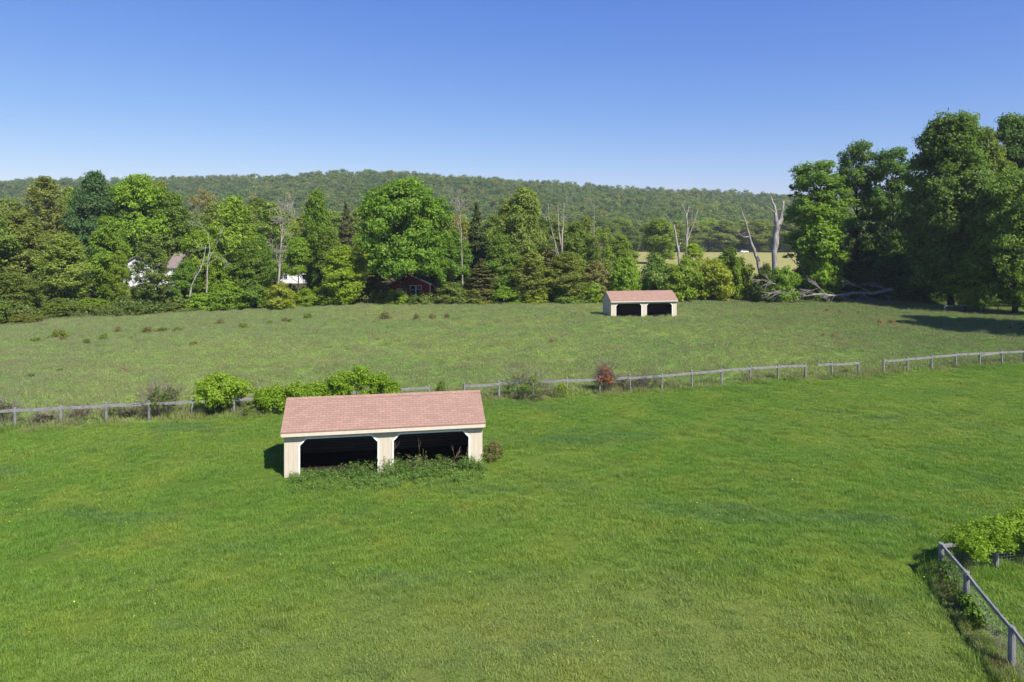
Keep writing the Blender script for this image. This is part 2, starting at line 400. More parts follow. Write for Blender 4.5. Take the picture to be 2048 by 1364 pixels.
proto('oak_b', 19, 26, 6.0, 5.5, 130, 250, .205, 1.3, 'tall', 'dark', 80, .38, .2, .6)
proto('conifer', 20, 16, 3.4, .6, 230, 120, .17, .75, 'cone', 'dark', 60, .22, .2, .45, .95, .1)
proto('column', 21, 13, 3.4, .2, 120, 280, .2, 1.0, 'flare', 'dark', 26, .25)
proto('shrub_a', 22, 5, 3.4, .1, 75, 200, .14, .8, 'dome', 'bark', 20, .07)
proto('shrub_b', 23, 5, 3.6, .1, 95, 120, .13, .7, 'dome', 'bark', 30, .06)
proto('shrub_c', 24, 5, 3.6, .0, 85, 170, .145, .75, 'dome', 'bark', 24, .06)
proto('bush', 25, 2.2, 1.7, .05, 80, 150, .065, .36, 'dome', 'twig', 26, .035)
proto('hang', 27, 2.3, 1.75, .75, 90, 170, .06, .40, 'round', 'twig', 40, .04)
proto('low', 26, 1.0, .9, .0, 34, 60, .05, .26, 'dome', 'twig', 22, .015)
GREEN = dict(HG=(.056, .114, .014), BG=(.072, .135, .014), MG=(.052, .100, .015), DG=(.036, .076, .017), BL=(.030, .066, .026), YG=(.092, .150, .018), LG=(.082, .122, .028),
             TAN=(.105, .115, .050), OL=(.064, .104, .021), CN=(.030, .056, .020), BC=(.050, .060, .024), VG=(.086, .152, .014), RB=(.112, .104, .058), BR=(.074, .080, .035), MD=(.041, .084, .016), GG=(.085, .110, .045), RU=(.20, .088, .042))
def plant(key, loc, h, r, col, name, label, cat, group=None, pn=('trunk', 'crown'), seed=None):
    tm, cm, H, R = PROTO[key]; g = random.Random(zlib.crc32(label.encode()) if seed is None else seed)
    t = thing(name, loc, label, cat, group, g.random() * 6.28)
    t.scale = (r / R, r / R, h / H)
    a = link(pn[0], tm, t); b = link(pn[1], cm, t)
    c = GREEN[col] if isinstance(col, str) else col
    j = [.90 + .2 * g.random() for _ in range(3)]
    b.color = (c[0] * j[0] * 2.80, c[1] * j[1] * 2.24, c[2] * j[2] * 2.0, 1)
    return t
def tree(px, top, hw, D, key, col, name, label, cat='tree', group=None, pn=('trunk', 'crown')):
    p = W(px, D); h = CH + (HY - top) / F * D - p.z
    return plant(key, p, h, hw * D / F, col, name, label, cat, group, pn)

# ------------------------------------------------------------------ ground
def ground():
    def ax(lo, hi, n, c, k):
        a, b = math.asinh((lo - c) / k), math.asinh((hi - c) / k)
        return c + k * np.sinh(np.linspace(a, b, n))
    xs = ax(-2600, 2600, 300, 0, 60); ys = ax(-120, 3200, 330, 40, 60)
    X, Y = np.meshgrid(xs, ys); Z = G(X, Y)
    V = np.stack([X, Y, Z], -1).reshape(-1, 3); nx, ny = len(xs), len(ys)
    i = np.arange(nx * ny).reshape(ny, nx)
    Fc = np.stack([i[:-1, :-1], i[:-1, 1:], i[1:, 1:], i[1:, :-1]], -1).reshape(-1, 4)
    me = bpy.data.meshes.new('ground'); me.from_pydata(V.tolist(), [], Fc.tolist())
    me.polygons.foreach_set('use_smooth', [True] * len(me.polygons)); me.materials.append(M['ground']); me.update()
    tag(link('ground', me), kind='structure')
ground()

# ------------------------------------------------------------------ run-in sheds
SW, SD, EZ, RZ, OH = 9.0, 3.5, 2.24, 3.17, .26
def shed(loc, rz, label):
    t = thing('run_in_shed', loc, label, 'shed', 'run-in sheds in the field', rz)
    h = SW / 2; OP = [(-h + .67, -.35), (.34, h - .64)]; OZ, CHF = 1.80, .30; zb = -.25
    fr = lambda a, b, d: (a, d, b)
    def arch(x0, x1, g, z0=zb): return [(x0 + g, z0), (x0 + g, OZ - CHF - g * .4), (x0 + CHF + g * .4, OZ - g), (x1 - CHF - g * .4, OZ - g), (x1 - g, OZ - CHF - g * .4), (x1 - g, z0)]
    (a0, a1), (b0, b1) = OP
    out = [(-h, zb)] + arch(a0, a1, 0) + arch(b0, b1, 0) + [(h, zb), (h, EZ), (-h, EZ)]
    mb = MB(); prism(mb, out[::-1], fr, .10, 0); mb.build('front_wall', M['siding'], t)
    for x0, x1 in OP:
        o = arch(x0, x1, -.05, zb); i = arch(x0, x1, .022, zb)
        mb = MB(); prism(mb, (o + i[::-1])[::-1], fr, -.003, -.028); mb.build('opening_trim', M['white'], t)
    sx = lambda s: (lambda a, b, d: (s * d, a, b))
    pent = [(.10, zb), (SD, zb), (SD, EZ), (SD / 2, RZ - .06), (.10, EZ)]
    for s in (-1, 1):
        mb = MB(); prism(mb, pent if s > 0 else pent[::-1], sx(s), h, h - .05); mb.build('side_wall', M['siding'], t)
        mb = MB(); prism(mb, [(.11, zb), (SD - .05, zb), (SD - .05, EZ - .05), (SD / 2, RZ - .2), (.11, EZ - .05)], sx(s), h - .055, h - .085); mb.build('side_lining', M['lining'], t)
        mb = MB()   # rake boards
        for q in ((-OH, SD / 2), (SD + OH, SD / 2)):
            k = (RZ - EZ) / (SD / 2); za = EZ - k * OH
            prism(mb, [(q[0], za - .10), (q[0], za + .03), (q[1], RZ + .03), (q[1], RZ - .10)], sx(s), h + .09, h + .115)
        mb.build('rake_board', M['cream'], t)
    mb = MB(); mb.box((0, SD - .025, (EZ + zb) / 2), (SW - .12, .05, EZ - zb), 0); mb.build('back_wall', M['siding'], t)
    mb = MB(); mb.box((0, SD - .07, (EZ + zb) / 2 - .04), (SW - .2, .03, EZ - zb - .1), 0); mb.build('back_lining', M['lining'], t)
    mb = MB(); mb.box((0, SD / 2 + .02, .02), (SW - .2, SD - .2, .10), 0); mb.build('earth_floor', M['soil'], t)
    # roof: two slabs and a ridge cap
    mb = MB(); k = (RZ - EZ) / (SD / 2); th = .055; L = math.hypot(SD / 2 + OH, (SD / 2 + OH) * k)
    for sgn in (0, 1):
        def pt(x, u, dz):
            yy = -OH + u * (SD / 2 + OH); zz = EZ + .035 - k * OH + u * (SD / 2 + OH) * k + dz
            return (x, SD - yy if sgn else yy, zz)
        nx = 18; nu = 6; x0, x1 = -h - .12, h + .12
        rg = random.Random(3 + sgn); jit = {}
        def J(i, j):
            if (i, j) not in jit: jit[(i, j)] = rg.uniform(-.008, .010) if 0 < j else 0
            return jit[(i, j)]
        for i in range(nx):
            for j in range(nu):
                xa, xb = x0 + (x1 - x0) * i / nx, x0 + (x1 - x0) * (i + 1) / nx; ua, ub = j / nu, (j + 1) / nu
                q = [pt(xa, ua, th + J(i, j)), pt(xb, ua, th + J(i + 1, j)), pt(xb, ub, th + J(i + 1, j + 1)), pt(xa, ub, th + J(i, j + 1))]
                uv = [(xa, ua * L), (xb, ua * L), (xb, ub * L), (xa, ub * L)]
                if sgn: q, uv = q[::-1], uv[::-1]
                mb.poly(q, uv)
        for qq in ([pt(x0, 0, 0), pt(x1, 0, 0), pt(x1, 0, th), pt(x0, 0, th)], [pt(x0, 0, 0), pt(x0, 0, th), pt(x0, 1, th), pt(x0, 1, 0)],
                   [pt(x1, 0, 0), pt(x1, 1, 0), pt(x1, 1, th), pt(x1, 0, th)], [pt(x0, 0, 0), pt(x0, 1, 0), pt(x1, 1, 0), pt(x1, 0, 0)]):
            mb.poly(qq[::-1] if sgn else qq, [(0, 0), (.1, 0), (.1, .05), (0, .05)])
    rf = mb.build('roof', M['shingle'], t)
    mb = MB(); zr = EZ + .035 - k * OH + (SD / 2 + OH) * k + th
    prism(mb, [(SD / 2 - .15, zr - .15 * k + .004), (SD / 2, zr + .012), (SD / 2 + .15, zr - .15 * k + .004), (SD / 2 + .15, zr - .15 * k + .018), (SD / 2, zr + .03), (SD / 2 - .15, zr - .15 * k + .018)],
          lambda a, b, d: (d, a, b), -h - .13, h + .13); mb.build('ridge_cap', M['shingle'], rf)
    for yy in (-OH, SD + OH):
        mb = MB(); zc = EZ - k * OH; mb.box((0, yy + (.016 if yy < 0 else -.016), zc - .055), (SW + .16, .03, .15), 0); mb.build('fascia', M['cream'], t)
    return t
p0 = W(567, Dg(956)); p1 = W(966, Dg(932))
ang = math.atan2(p1.y - p0.y, p1.x - p0.x)
c0 = (p0 + p1) / 2; NEAR = (c0.x, c0.y, ang)
shed(Vector((c0.x, c0.y, float(G(c0.x, c0.y)))), ang, 'near cream run-in shed with two open bays, weeds growing along its front')
q0 = W(1222, Dg(637)); a2 = math.radians(10)
c1 = q0 + Vector((math.cos(a2), math.sin(a2), 0)) * SW / 2; FAR = (c1.x, c1.y, a2)
shed(Vector((c1.x, c1.y, float(G(c1.x, c1.y)))), a2, 'distant cream run-in shed standing alone on open grass below the tree line')

# ------------------------------------------------------------------ fences
def fence(name, label, posts, rails, group, hgt=1.18, pr=.075, rw=.15, rz=1.0, wire=False, cat='fence', double=()):
    """posts: list of (x, y); rails: list of (i, j) post index pairs (floats run past a post)"""
    base = Vector((posts[0][0], posts[0][1], float(G(*posts[0]))))
    t = thing(name, base, label, cat, group); g = random.Random(len(label) * 7 + len(posts))
    P = []
    for k, (x, y) in enumerate(posts):
        z = float(G(x, y)); P.append(Vector((x, y, z)) - base)
        h = hgt + g.uniform(-.04, .04); lx, ly = g.uniform(-.03, .03), g.uniform(-.03, .03)
        mb = MB(); q = P[-1]
        mb.tube([q + Vector((0, 0, -.3)), q + Vector((lx * .5, ly * .5, h * .5)), q + Vector((lx, ly, h - .02)), q + Vector((lx, ly, h))], [pr * 1.05, pr, pr * .95, pr * .8], 9)
        mb.build('post', M['grey'], t, False)
    def at(f):
        i = int(max(0, min(math.floor(f), len(P) - 2))); return P[i] + (P[i + 1] - P[i]) * (f - i)
    for a, b in rails:
        A, B = at(a), at(b); d = (B - A); L = math.hypot(d.x, d.y); an = math.atan2(d.y, d.x)
        z0, z1 = A.z + rz + g.uniform(-.025, .025), B.z + rz + g.uniform(-.025, .025)
        side = Vector((math.sin(an), -math.cos(an), 0)) * (pr * .4)
        mb = MB(); n = 5
        M4 = Matrix.Translation((A.x + side.x, A.y + side.y, 0)) @ Matrix.Rotation(an, 4, 'Z')
        sag = g.uniform(.0, .025)
        def ring(u):
            zc = z0 + (z1 - z0) * u - sag * math.sin(math.pi * u); w = rw / 2 * (1 + g.uniform(-.05, .05)); yy = g.uniform(-.006, .006)
            return [M4 @ Vector((u * L, yy + sy * .03, zc + sz * w)) for sy, sz in ((-1, -1), (-1, 1), (1, 1), (1, -1))]
        R = [ring(i / n) for i in range(n + 1)]
        for i in range(n):
            for k in range(4):
                k2 = (k + 1) % 4; u0, u1 = i / n * L, (i + 1) / n * L
                mb.poly([R[i][k], R[i + 1][k], R[i + 1][k2], R[i][k2]], [(u0, k * .1), (u1, k * .1), (u1, k * .1 + .1), (u0, k * .1 + .1)])
        mb.poly(R[0]); mb.poly(R[n][::-1]); mb.build('rail', M['grey'], t)
    for a, b in double:
        A, B = at(a), at(b); mb = MB()
        mb.tube([A + Vector((0, -.05, rz - .2)), (A + B) / 2 + Vector((0, -.06, rz - .12)), B + Vector((0, -.05, rz - .02))], [.05, .05, .045], 5); mb.build('rail', M['grey'], t)
    if wire:
        mb = MB()
        for i in range(len(P) - 1):
            A, B = P[i], P[i + 1]; d = B - A; L = d.length; nx = int(L / .11)
            for k in range(nx + 1):
                q = A + d * (k / nx); mb.tube([q + Vector((0, 0, .03)), q + Vector((0, 0, rz - .08))], [.0028] * 2, 3, False)
            for r in range(9):
                zz = .05 + r * (rz - .15) / 8; mb.tube([A + Vector((0, 0, zz)), B + Vector((0, 0, zz))], [.0028] * 2, 3, False)
        mb.build('wire_mesh', M['wire'], t)
    return t
def fp(px):   # where a sight line meets the long middle fence
    u = (px - CX) / F; D = 47.0 / (1 - .28 * u); return (u * D, D)
FG = 'weathered rail fences crossing the pasture'
pts = [fp(x) for x in (-65, 30, 121, 212, 298, 384, 468, 548, 628, 706, 784, 858)]
fence('rail_fence', 'grey single-rail fence run half buried in vines, left of and behind the near shed', pts, [(i, i + 1) for i in range(11)], FG)
pts = [fp(x) for x in (929, 998, 1066, 1134, 1199, 1260, 1323, 1384, 1443, 1500, 1556, 1611)]
fence('rail_fence', 'longest grey rail fence run, starting behind the near shed and passing the rusty brown bush', pts, [(i, i + 1) for i in range(11)], FG)
pts = [fp(x) for x in (1664, 1717)]
fence('rail_fence', 'short two-post rail fence piece between two gaps, its rail end jutting out', pts, [(-.55, 0), (0, 1)], FG)
pts = [fp(x) for x in (1767, 1815, 1863, 1912, 1959, 2004, 2048, 2092, 2135)]
fence('rail_fence', 'grey rail fence run with a split doubled rail, reaching the tree shade at right', pts, [(i, i + 1) for i in range(8)], FG, double=[(4, 5)])
# corner paddock fence with wire mesh
CF = [(11.75, 14.6), (12.62, 17.7), (13.28, 20.45), (13.72, 22.4), (15.8, 22.85), (17.9, 23.3), (20.0, 23.75)]
fence('wire_paddock_fence', 'corner fence with wire netting under a grey top rail, vines over its back side', CF, [(i, i + 1) for i in range(6)], None, 1.07, .085, .10, .98, True)
fp2 = [((px - CX) / F * D, D) for px, D in ((1889, 98), (1925, 98), (1962, 97.5), (1996, 97), (2029, 96.5), (2064, 96))]
fence('rail_fence', 'sunlit grey rail fence standing in deep shade under the big trees', fp2, [(i, i + 1) for i in range(5)], FG, 1.05, .07, .16, .95)
fp3 = [((px - CX) / F * D, D) for px, D in ((669, 109), (705, 109), (728, 109.2), (746, 109.4))]
fence('rail_fence', 'short broken rail fence at the foot of the trees, left of the red cottage', fp3, [(1, 2), (2, 3)], FG, 1.15, .07, .15, .95)

# ------------------------------------------------------------------ branches, dead trees
def branch(mb, rg, p, d, L, r, depth, spread=.6, kids=3, up=.0, n=5, seg=4, rmin=.006):
    pts = [p]; rad = [r]; d = d.normalized(); q = p
    for i in range(seg):
        d = (d + Vector(rg.normal(size=3) * .13) + Vector((0, 0, up * .1))).normalized(); q = q + d * (L / seg); pts.append(q); rad.append(max(r * (1 - .75 * (i + 1) / seg), rmin))
    mb.tube(pts, rad, n, False)
    if depth > 0:
        for k in range(kids):
            f = .3 + .65 * rg.random(); i = min(int(f * seg), seg - 1); s = pts[i].lerp(pts[i + 1], f * seg - i)
            dd = (d + Vector(rg.normal(size=3)) * spread + Vector((0, 0, up))).normalized()
            branch(mb, rg, s, dd, L * (.45 + .3 * rg.random()), max(rad[i] * .55, rmin), depth - 1, spread, kids, up, max(n - 1, 3), max(seg - 1, 2), rmin)
def snag(name, label, D, base, stems, mat, twigs=0, seed=1, cat='dead tree', tl=2.0, up=.5):
    """dead tree from limb paths measured in the photograph; stems: lists of (px, py, radius m, depth offset)"""
    o = W(base, D); t = thing(name, o, label, cat); rg = np.random.default_rng(seed)
    def pt(q): return W(q[0], D + q[3], q[1]) - o
    mt, limbs = MB(), []
    for k, st in enumerate(stems):
        P = [pt(q) for q in st]; R = [q[2] * (.68 if cat == 'bare tree' else .9) for q in st]
        if k == 0: P = [Vector((P[0].x, P[0].y, -.3))] + P; R = [R[0] * 1.2] + R
        PP, RR = [], []
        for i in range(len(P) - 1):
            for j in range(3):
                u = j / 3; PP.append(P[i].lerp(P[i + 1], u) + Vector(rg.normal(size=3)) * R[i] * .25 * (u > 0)); RR.append((R[i] + (R[i + 1] - R[i]) * u) * (1 + .14 * rg.normal() * (u > 0)))
        PP.append(P[-1]); RR.append(R[-1])
        mb = mt if k == 0 else MB(); mb.tube(PP, RR, 8 if k == 0 else 6)
        if k: limbs.append(mb)
        tw = mt
        for _ in range(twigs):
            i = rg.integers(max(1, len(PP) // 3), len(PP)); s = PP[i]; dd = Vector(rg.normal(size=3)) * .8 + Vector((0, 0, up))
            branch(tw if k == 0 else mb, rg, s, dd, tl * (.5 + rg.random()), max(RR[i] * .45, .035), 2, .55, 4, .25, 4, 3, .016)
    mt.build('trunk', mat, t, True)
    for j, mb in enumerate(limbs):
        if mb.v: mb.build('limb', mat, t, True)
    return t
snag('dead_tree', 'thick silvery dead trunk forking into two stubby limbs', 112.5, 1548, [[(1548, 560, .5, 0), (1549, 520, .48, 0), (1552, 470, .52, 0), (1556, 450, .5, 0), (1562, 432, .34, 0), (1567, 402, .16, 0)],
     [(1556, 452, .42, 0), (1551, 430, .34, .5), (1549, 412, .24, .8), (1541, 392, .13, 1)], [(1549, 425, .12, .5), (1538, 416, .08, 0), (1530, 411, .04, 0)], [(1556, 452, .2, 0), (1563, 448, .1, -.6)]], M['snag'], 0, 2)
snag('dead_tree', 'leaning grey dead tree with thin bare side limbs, beside the thick forked one', 120, 1520, [[(1522, 560, .4, 0), (1516, 520, .36, 0), (1503, 488, .26, 0), (1496, 462, .18, 0), (1490, 440, .12, 0), (1481, 413, .05, 0)],
     [(1499, 474, .12, 0), (1488, 474, .09, -.5), (1478, 467, .06, -1), (1468, 452, .04, -1)], [(1492, 450, .09, 0), (1484, 441, .06, .5), (1474, 432, .03, 1)]], M['snag'], 1, 3, tl=1.2)
snag('dead_tree', 'bare dead tree with upright pale limbs behind the far shed', 124, 1375, [[(1374, 560, .3, 0), (1372, 500, .24, 0), (1375, 462, .2, 0), (1373, 430, .14, 0), (1363, 405, .05, 0)],
     [(1376, 480, .14, 0), (1386, 452, .1, .5), (1391, 436, .07, .5), (1396, 418, .03, 1)], [(1374, 430, .1, 0), (1378, 412, .04, .6)], [(1386, 452, .06, .5), (1384, 430, .03, .2)]], M['pale'], 1, 4, tl=1.4)
snag('dead_tree', 'broken pale stub with one drooping bare limb left of the upright dead limbs', 118, 1358, [[(1362, 560, .3, 0), (1357, 500, .24, 0), (1351, 470, .2, 0), (1349, 450, .13, 0)],
     [(1350, 460, .09, 0), (1342, 446, .06, -.4), (1331, 427, .03, -.8)], [(1357, 498, .1, 0), (1361, 486, .06, .3)]], M['pale'], 0, 5)
snag('dead_tree', 'cluster of slender bare grey stems rising from the thicket', 115, 1122, [[(1124, 600, .28, 0), (1122, 540, .22, 0), (1124, 480, .17, 0), (1127, 440, .1, 0), (1128, 405, .04, 0)],
     [(1122, 490, .13, 0), (1117, 450, .09, .3), (1116, 410, .03, .3)], [(1120, 520, .13, 0), (1106, 470, .09, -.4), (1098, 440, .06, -.6), (1096, 408, .03, -.6)], [(1118, 540, .1, 0), (1112, 505, .07, -.5), (1110, 480, .04, -.5)]], M['pale'], 2, 6, tl=1.6)
snag('bare_tree', 'pale bare tree with whitish trunk and a fan of fine twigs', 107, 558, [[(557, 590, .27, 0), (558, 555, .24, 0), (561, 505, .19, 0), (563, 475, .16, 0), (566, 445, .1, 0), (562, 420, .04, 0)],
     [(562, 482, .12, 0), (572, 465, .09, .4), (585, 440, .05, .8), (590, 424, .02, 1)], [(564, 465, .1, 0), (558, 445, .06, -.5), (556, 428, .02, -.7)], [(566, 450, .08, 0), (574, 430, .04, -.4), (577, 415, .02, -.6)], [(559, 540, .1, 0), (554, 520, .06, -.5), (551, 500, .03, -.7)]],
     M['pale'], 7, 7, 'bare tree', 1.5, .9)
snag('bare_tree', 'pale crooked double trunk in the hedge right of the white house', 101, 408, [[(378, 600, .2, 0), (383, 572, .18, 0), (392, 552, .15, 0), (401, 540, .12, 0), (408, 515, .09, 0), (412, 490, .05, 0)],
     [(413, 585, .17, .8), (414, 550, .15, .8), (416, 520, .12, .8), (420, 495, .08, .8), (416, 470, .03, .8)], [(416, 520, .08, .8), (428, 500, .05, 1), (436, 480, .02, 1)]], M['pale'], 2, 8, 'bare tree')
snag('bare_tree', 'thin grey birch-like stem bare to its top, standing right of the big maple', 112, 925, [[(926, 600, .16, 0), (924, 520, .13, 0), (922, 460, .1, 0), (919, 415, .05, 0), (917, 385, .02, 0)], [(923, 480, .07, 0), (914, 440, .04, .4), (910, 405, .02, .6)]], M['pale'], 5, 9, 'bare tree', 1.5, 1.0)
snag('bare_tree', 'single slim whitish stem poking up above the thicket behind the far shed', 117, 1188, [[(1187, 600, .15, 0), (1187, 500, .12, 0), (1188, 450, .08, 0), (1189, 415, .03, 0)]], M['pale'], 6, 10, 'bare tree', 1.2, 1.0)
# fallen tree and brush
def fallen():
    o = W(1700, 111); t = thing('fallen_tree', o, 'long fallen grey tree with sprawling bare branches at the edge of the shade', 'fallen tree'); rg = np.random.default_rng(4)
    mb, br = MB(), MB()
    P = [W(1785, 112.5, 578) - o, W(1745, 111.2, 587) - o, W(1705, 111.6, 586) - o, W(1668, 110.2, 592) - o, W(1640, 110.6, 588) - o, W(1604, 109.8, 593) - o]
    mb.tube(P, [.27, .25, .21, .18, .14, .09], 8); mb.build('trunk', M['snag'], t, True)
    for a, b, r in (((1610, 591), (1562, 571), .16), ((1600, 592), (1548, 600), .1), ((1640, 590), (1590, 578), .12), ((1602, 590), (1530, 583), .1), ((1660, 589), (1700, 606), .1), ((1720, 586), (1760, 602), .1), ((1740, 584), (1690, 572), .14), ((1620, 590), (1585, 604), .09), ((1562, 571), (1512, 553), .08), ((1700, 588), (1672, 606), .09), ((1780, 582), (1730, 571), .12), ((1550, 574), (1530, 590), .06), ((1690, 588), (1640, 603), .1), ((1655, 590), (1610, 570), .1), ((1590, 578), (1555, 592), .09), ((1735, 585), (1715, 604), .1), ((1765, 582), (1785, 604), .09), ((1640, 589), (1655, 604), .07)):
        A, B = W(a[0], 110.5, a[1]) - o, W(b[0], 109 + 2.5 * rg.random(), b[1]) - o
        branch(br, rg, A, (B - A) * Vector((1, 1, .8)) if False else B - A, (B - A).length * .72, r * .85, 2, .26, 5, -.06, 5, 4, .022)
    br.build('branches', M['snag'], t, True)
fallen()
def brush(name, label, cat, px, base, hw, hp, mat, n=240, seed=1, L=.9, r=.012, group=None):
    D = Dg(base); o = W(px, D); rg = np.random.default_rng(seed); w, h = hw * D / F, hp * D / F; mb = MB()
    for _ in range(n):
        u = rg.random() * 6.28; q = math.sqrt(rg.random()); p = Vector((w * q * math.cos(u), w * .7 * q * math.sin(u), h * (1 - q * q) * rg.random() * .8))
        d = Vector(rg.normal(size=3)); d.z = abs(d.z) * .8 + .2
        branch(mb, rg, p, d, L * (.4 + rg.random()), r, 1, .8, 2, .1, 3, 2, .012)
    t = mb.mesh(name, mat); ob = link(name, t); ob.location = o
    return tag(ob, label, cat, group)
brush('brush_pile', 'heap of grey-brown cut brush left of the fallen tree', 'brush pile', 1528, 600, 46, 20, M['twig'], 380, 2, 1.2, .02)
brush('dry_grass_clump', 'tan clump of dead grass at the foot of the brush heap', 'dry grass', 1497, 600, 18, 15, M['straw'], 260, 3, .8, .014)
o = W(2025, 80); t = thing('fallen_branch', o, 'dark fallen limb lying on the shaded grass near the right-hand fence end', 'fallen branch'); mb = MB(); rg = np.random.default_rng(9)
branch(mb, rg, Vector((-1.9, 0, .1)), Vector((1, .2, .16)), 5.0, .12, 2, .5, 3, .3); mb.build('branches', M['dark'], t, True)
mb = MB(); branch(mb, rg, Vector((0, 0, 0.05)), Vector((.1, .1, 1)), 1.7, .06, 1, .5, 3); mb.build('branches', M['snag'], t, True)

# ------------------------------------------------------------------ buildings among the trees
def gable(mb_w, mb_r, x0, x1, y0, y1, ez, rz, axis='y', th=.15, oh=.35):
    """gabled volume with ridge along `axis`"""
    if axis == 'y':
        xm = (x0 + x1) / 2; pent = [(x0, -.5), (x1, -.5), (x1, ez), (xm, rz), (x0, ez)]; prism(mb_w, pent, lambda a, b, d: (a, d, b), y0, y1)
        k = (rz - ez) / (xm - x0)
        for s in (-1, 1):
            e = xm + s * (xm - x0 + oh); ze = ez - k * oh
            prism(mb_r, [(e, ze), (xm, rz), (xm, rz + th), (e, ze + th)][::s], lambda a, b, d: (a, d, b), y0 - oh, y1 + oh)
    else:
        ym = (y0 + y1) / 2; pent = [(y0, -.5), (y1, -.5), (y1, ez), (ym, rz), (y0, ez)]; prism(mb_w, pent[::-1], lambda a, b, d: (d, a, b), x0, x1)
        k = (rz - ez) / (ym - y0)
        for s in (-1, 1):
            e = ym + s * (ym - y0 + oh); ze = ez - k * oh
            uvl = math.hypot(e - ym, rz - ze)
            mb_r.poly([(x0 - oh, e, ze + th), (x1 + oh, e, ze + th), (x1 + oh, ym, rz + th), (x0 - oh, ym, rz + th)][::-s], [(x0, 0), (x1, 0), (x1, uvl), (x0, uvl)][::-s])
            prism(mb_r, [(e, ze), (ym, rz), (ym, rz + th - .004), (e, ze + th - .004)], lambda a, b, d: (d, a, b), x0 - oh, x1 + oh)
def window(t, x, z, w, h, y, shutters=False):
    f = MB()
    for c, d in (((x, y - .04, z + h / 2), (w + .16, .07, .09)), ((x, y - .04, z - h / 2), (w + .16, .07, .09)), ((x - w / 2, y - .04, z), (.09, .07, h - .09)), ((x + w / 2, y - .04, z), (.09, .07, h - .09)), ((x, y - .03, z), (w - .1, .04, .05))): f.box(c, d)
    fo = f.build('window', M['white'], t); g = MB(); g.box((x, y - .012, z), (w - .08, .02, h - .08)); g.build('pane', M['glass'], fo)
    return fo
def white_house():
    D = 124; o = W(275, D); t = thing('white_house', o, 'white two-storey house with brownish roof, mostly hidden behind leafy trees', 'house')
    w, r = MB(), MB(); gable(w, r, -4.1, 4.1, 0, 9, 4.6, 7.0, 'y'); gable(w, r, 4.12, 9.6, 2.2, 9.5, 4.9, 7.2, 'x')
    w.build('wall', M['clap'], t); ro = r.build('roof', M['greyroof'], t)
    c = MB(); c.box((6, 6.2, 7.5), (.8, .8, 1.6)); c.build('chimney', M['pinkroof'], ro)
    for x, z in ((-2.2, 1.6), (-2.2, 4.0), (1.8, 1.6), (1.8, 4.0), (0, 5.4)): window(t, x, z, .9, 1.4 if x else .8, 0)
    for x, z in ((5.6, 3.9), (7.0, 3.9), (8.6, 3.9), (6.0, 1.5)): window(t, x, z, .95, 1.3, 2.2)
    d = MB(); d.box((7.8, 2.17, 1.0), (1.0, .05, 2.0)); do = d.build('door', M['glass'], t); h = MB(); h.box((8.15, 2.12, 1.0), (.06, .06, .12)); h.build('handle', M['white'], do)
white_house()
def red_cottage():
    D = 115; o = W(819, D); t = thing('red_cottage', o, 'small red clapboard cottage with white trim under the big maple', 'cottage', None, 0)
    w, r = MB(), MB(); gable(w, r, -3.45, 3.45, 0, 6, 2.75, 4.25, 'y', .12, .25); gable(w, r, 3.47, 5.0, 1.5, 5, 2.4, 3.2, 'x', .1, .15)
    w.build('wall', M['redclap'], t); r.build('roof', M['pinkroof'], t)
    tr = MB(); k = 1.5 / 3.45
    for s in (-1, 1): prism(tr, [(s * 3.72, 2.63 - .12), (0, 4.25 - .12), (0, 4.25 + .10), (s * 3.72, 2.63 + .10)][::s], lambda a, b, d: (a, d, b), -.30, -.26)
    for s in (-1, 1): tr.box((s * 3.40, -.02, 1.3), (.16, .05, 2.7), 2)
    tr.build('trim', M['white'], t)
    window(t, .55, 1.75, .85, 1.45, 0); window(t, 1.55, 1.85, .85, 1.25, 0); window(t, 4.3, 1.6, .6, 1.1, 1.5)
    d = MB(); d.box((-1.6, -.03, 1.0), (.95, .05, 2.0)); do = d.build('door', M['white'], t); h = MB(); h.box((-1.25, -.08, 1.0), (.06, .06, .12)); h.build('handle', M['glass'], do)
red_cottage()
def small_house(px, D, wd, dp, ez, rz, roof, name, label, cat):
    o = W(px, D); t = thing(name, o, label, cat); w, r = MB(), MB(); gable(w, r, -wd / 2, wd / 2, 0, dp, ez, rz, 'x', .12, .3)
    w.build('wall', M['clap'], t); r.build('roof', M[roof], t); window(t, -wd * .28, ez * .55, .9, 1.1, 0); window(t, wd * .28, ez * .55, .9, 1.1, 0)
    d = MB(); d.box((0, -.03, 1.0), (1, .05, 2.0)); d.build('door', M['white'], t)
small_house(590, 156, 7.5, 6, 2.7, 4.0, 'greyroof', 'white_outbuilding', 'low white outbuilding glimpsed right of the pale bare tree trunk', 'outbuilding')
small_house(1277, 436, 6, 6, 4.6, 6.6, 'greyroof', 'white_farmhouse', 'tiny white farmhouse in the trees beyond the hay field', 'house')
def car():
    o = W(1489, 402); t = thing('parked_car', o, 'white parked car, a speck at the far edge of the hay field', 'car')
    b = MB(); prof = [(-2.2, .35), (2.2, .35), (2.25, .8), (1.4, .95), (.8, 1.5), (-1.3, 1.55), (-1.9, 1.0), (-2.25, .9)]; prism(b, prof, lambda a, c, d: (a, d, c), -.9, .9); b.build('body', M['car'], t)
    g = MB(); prism(g, [(-1.5, 1.0), (1.1, 1.0), (.7, 1.42), (-1.2, 1.47)], lambda a, c, d: (a, d, c), -.905, .905); g.build('window', M['glass'], t)
    for x in (-1.4, 1.4):
        for y in (-.8, .8): w = MB(); w.tube([(x, y - .1, .33), (x, y + .1, .33)], [.33, .33], 14); w.build('wheel', M['rubber'], t)
car()

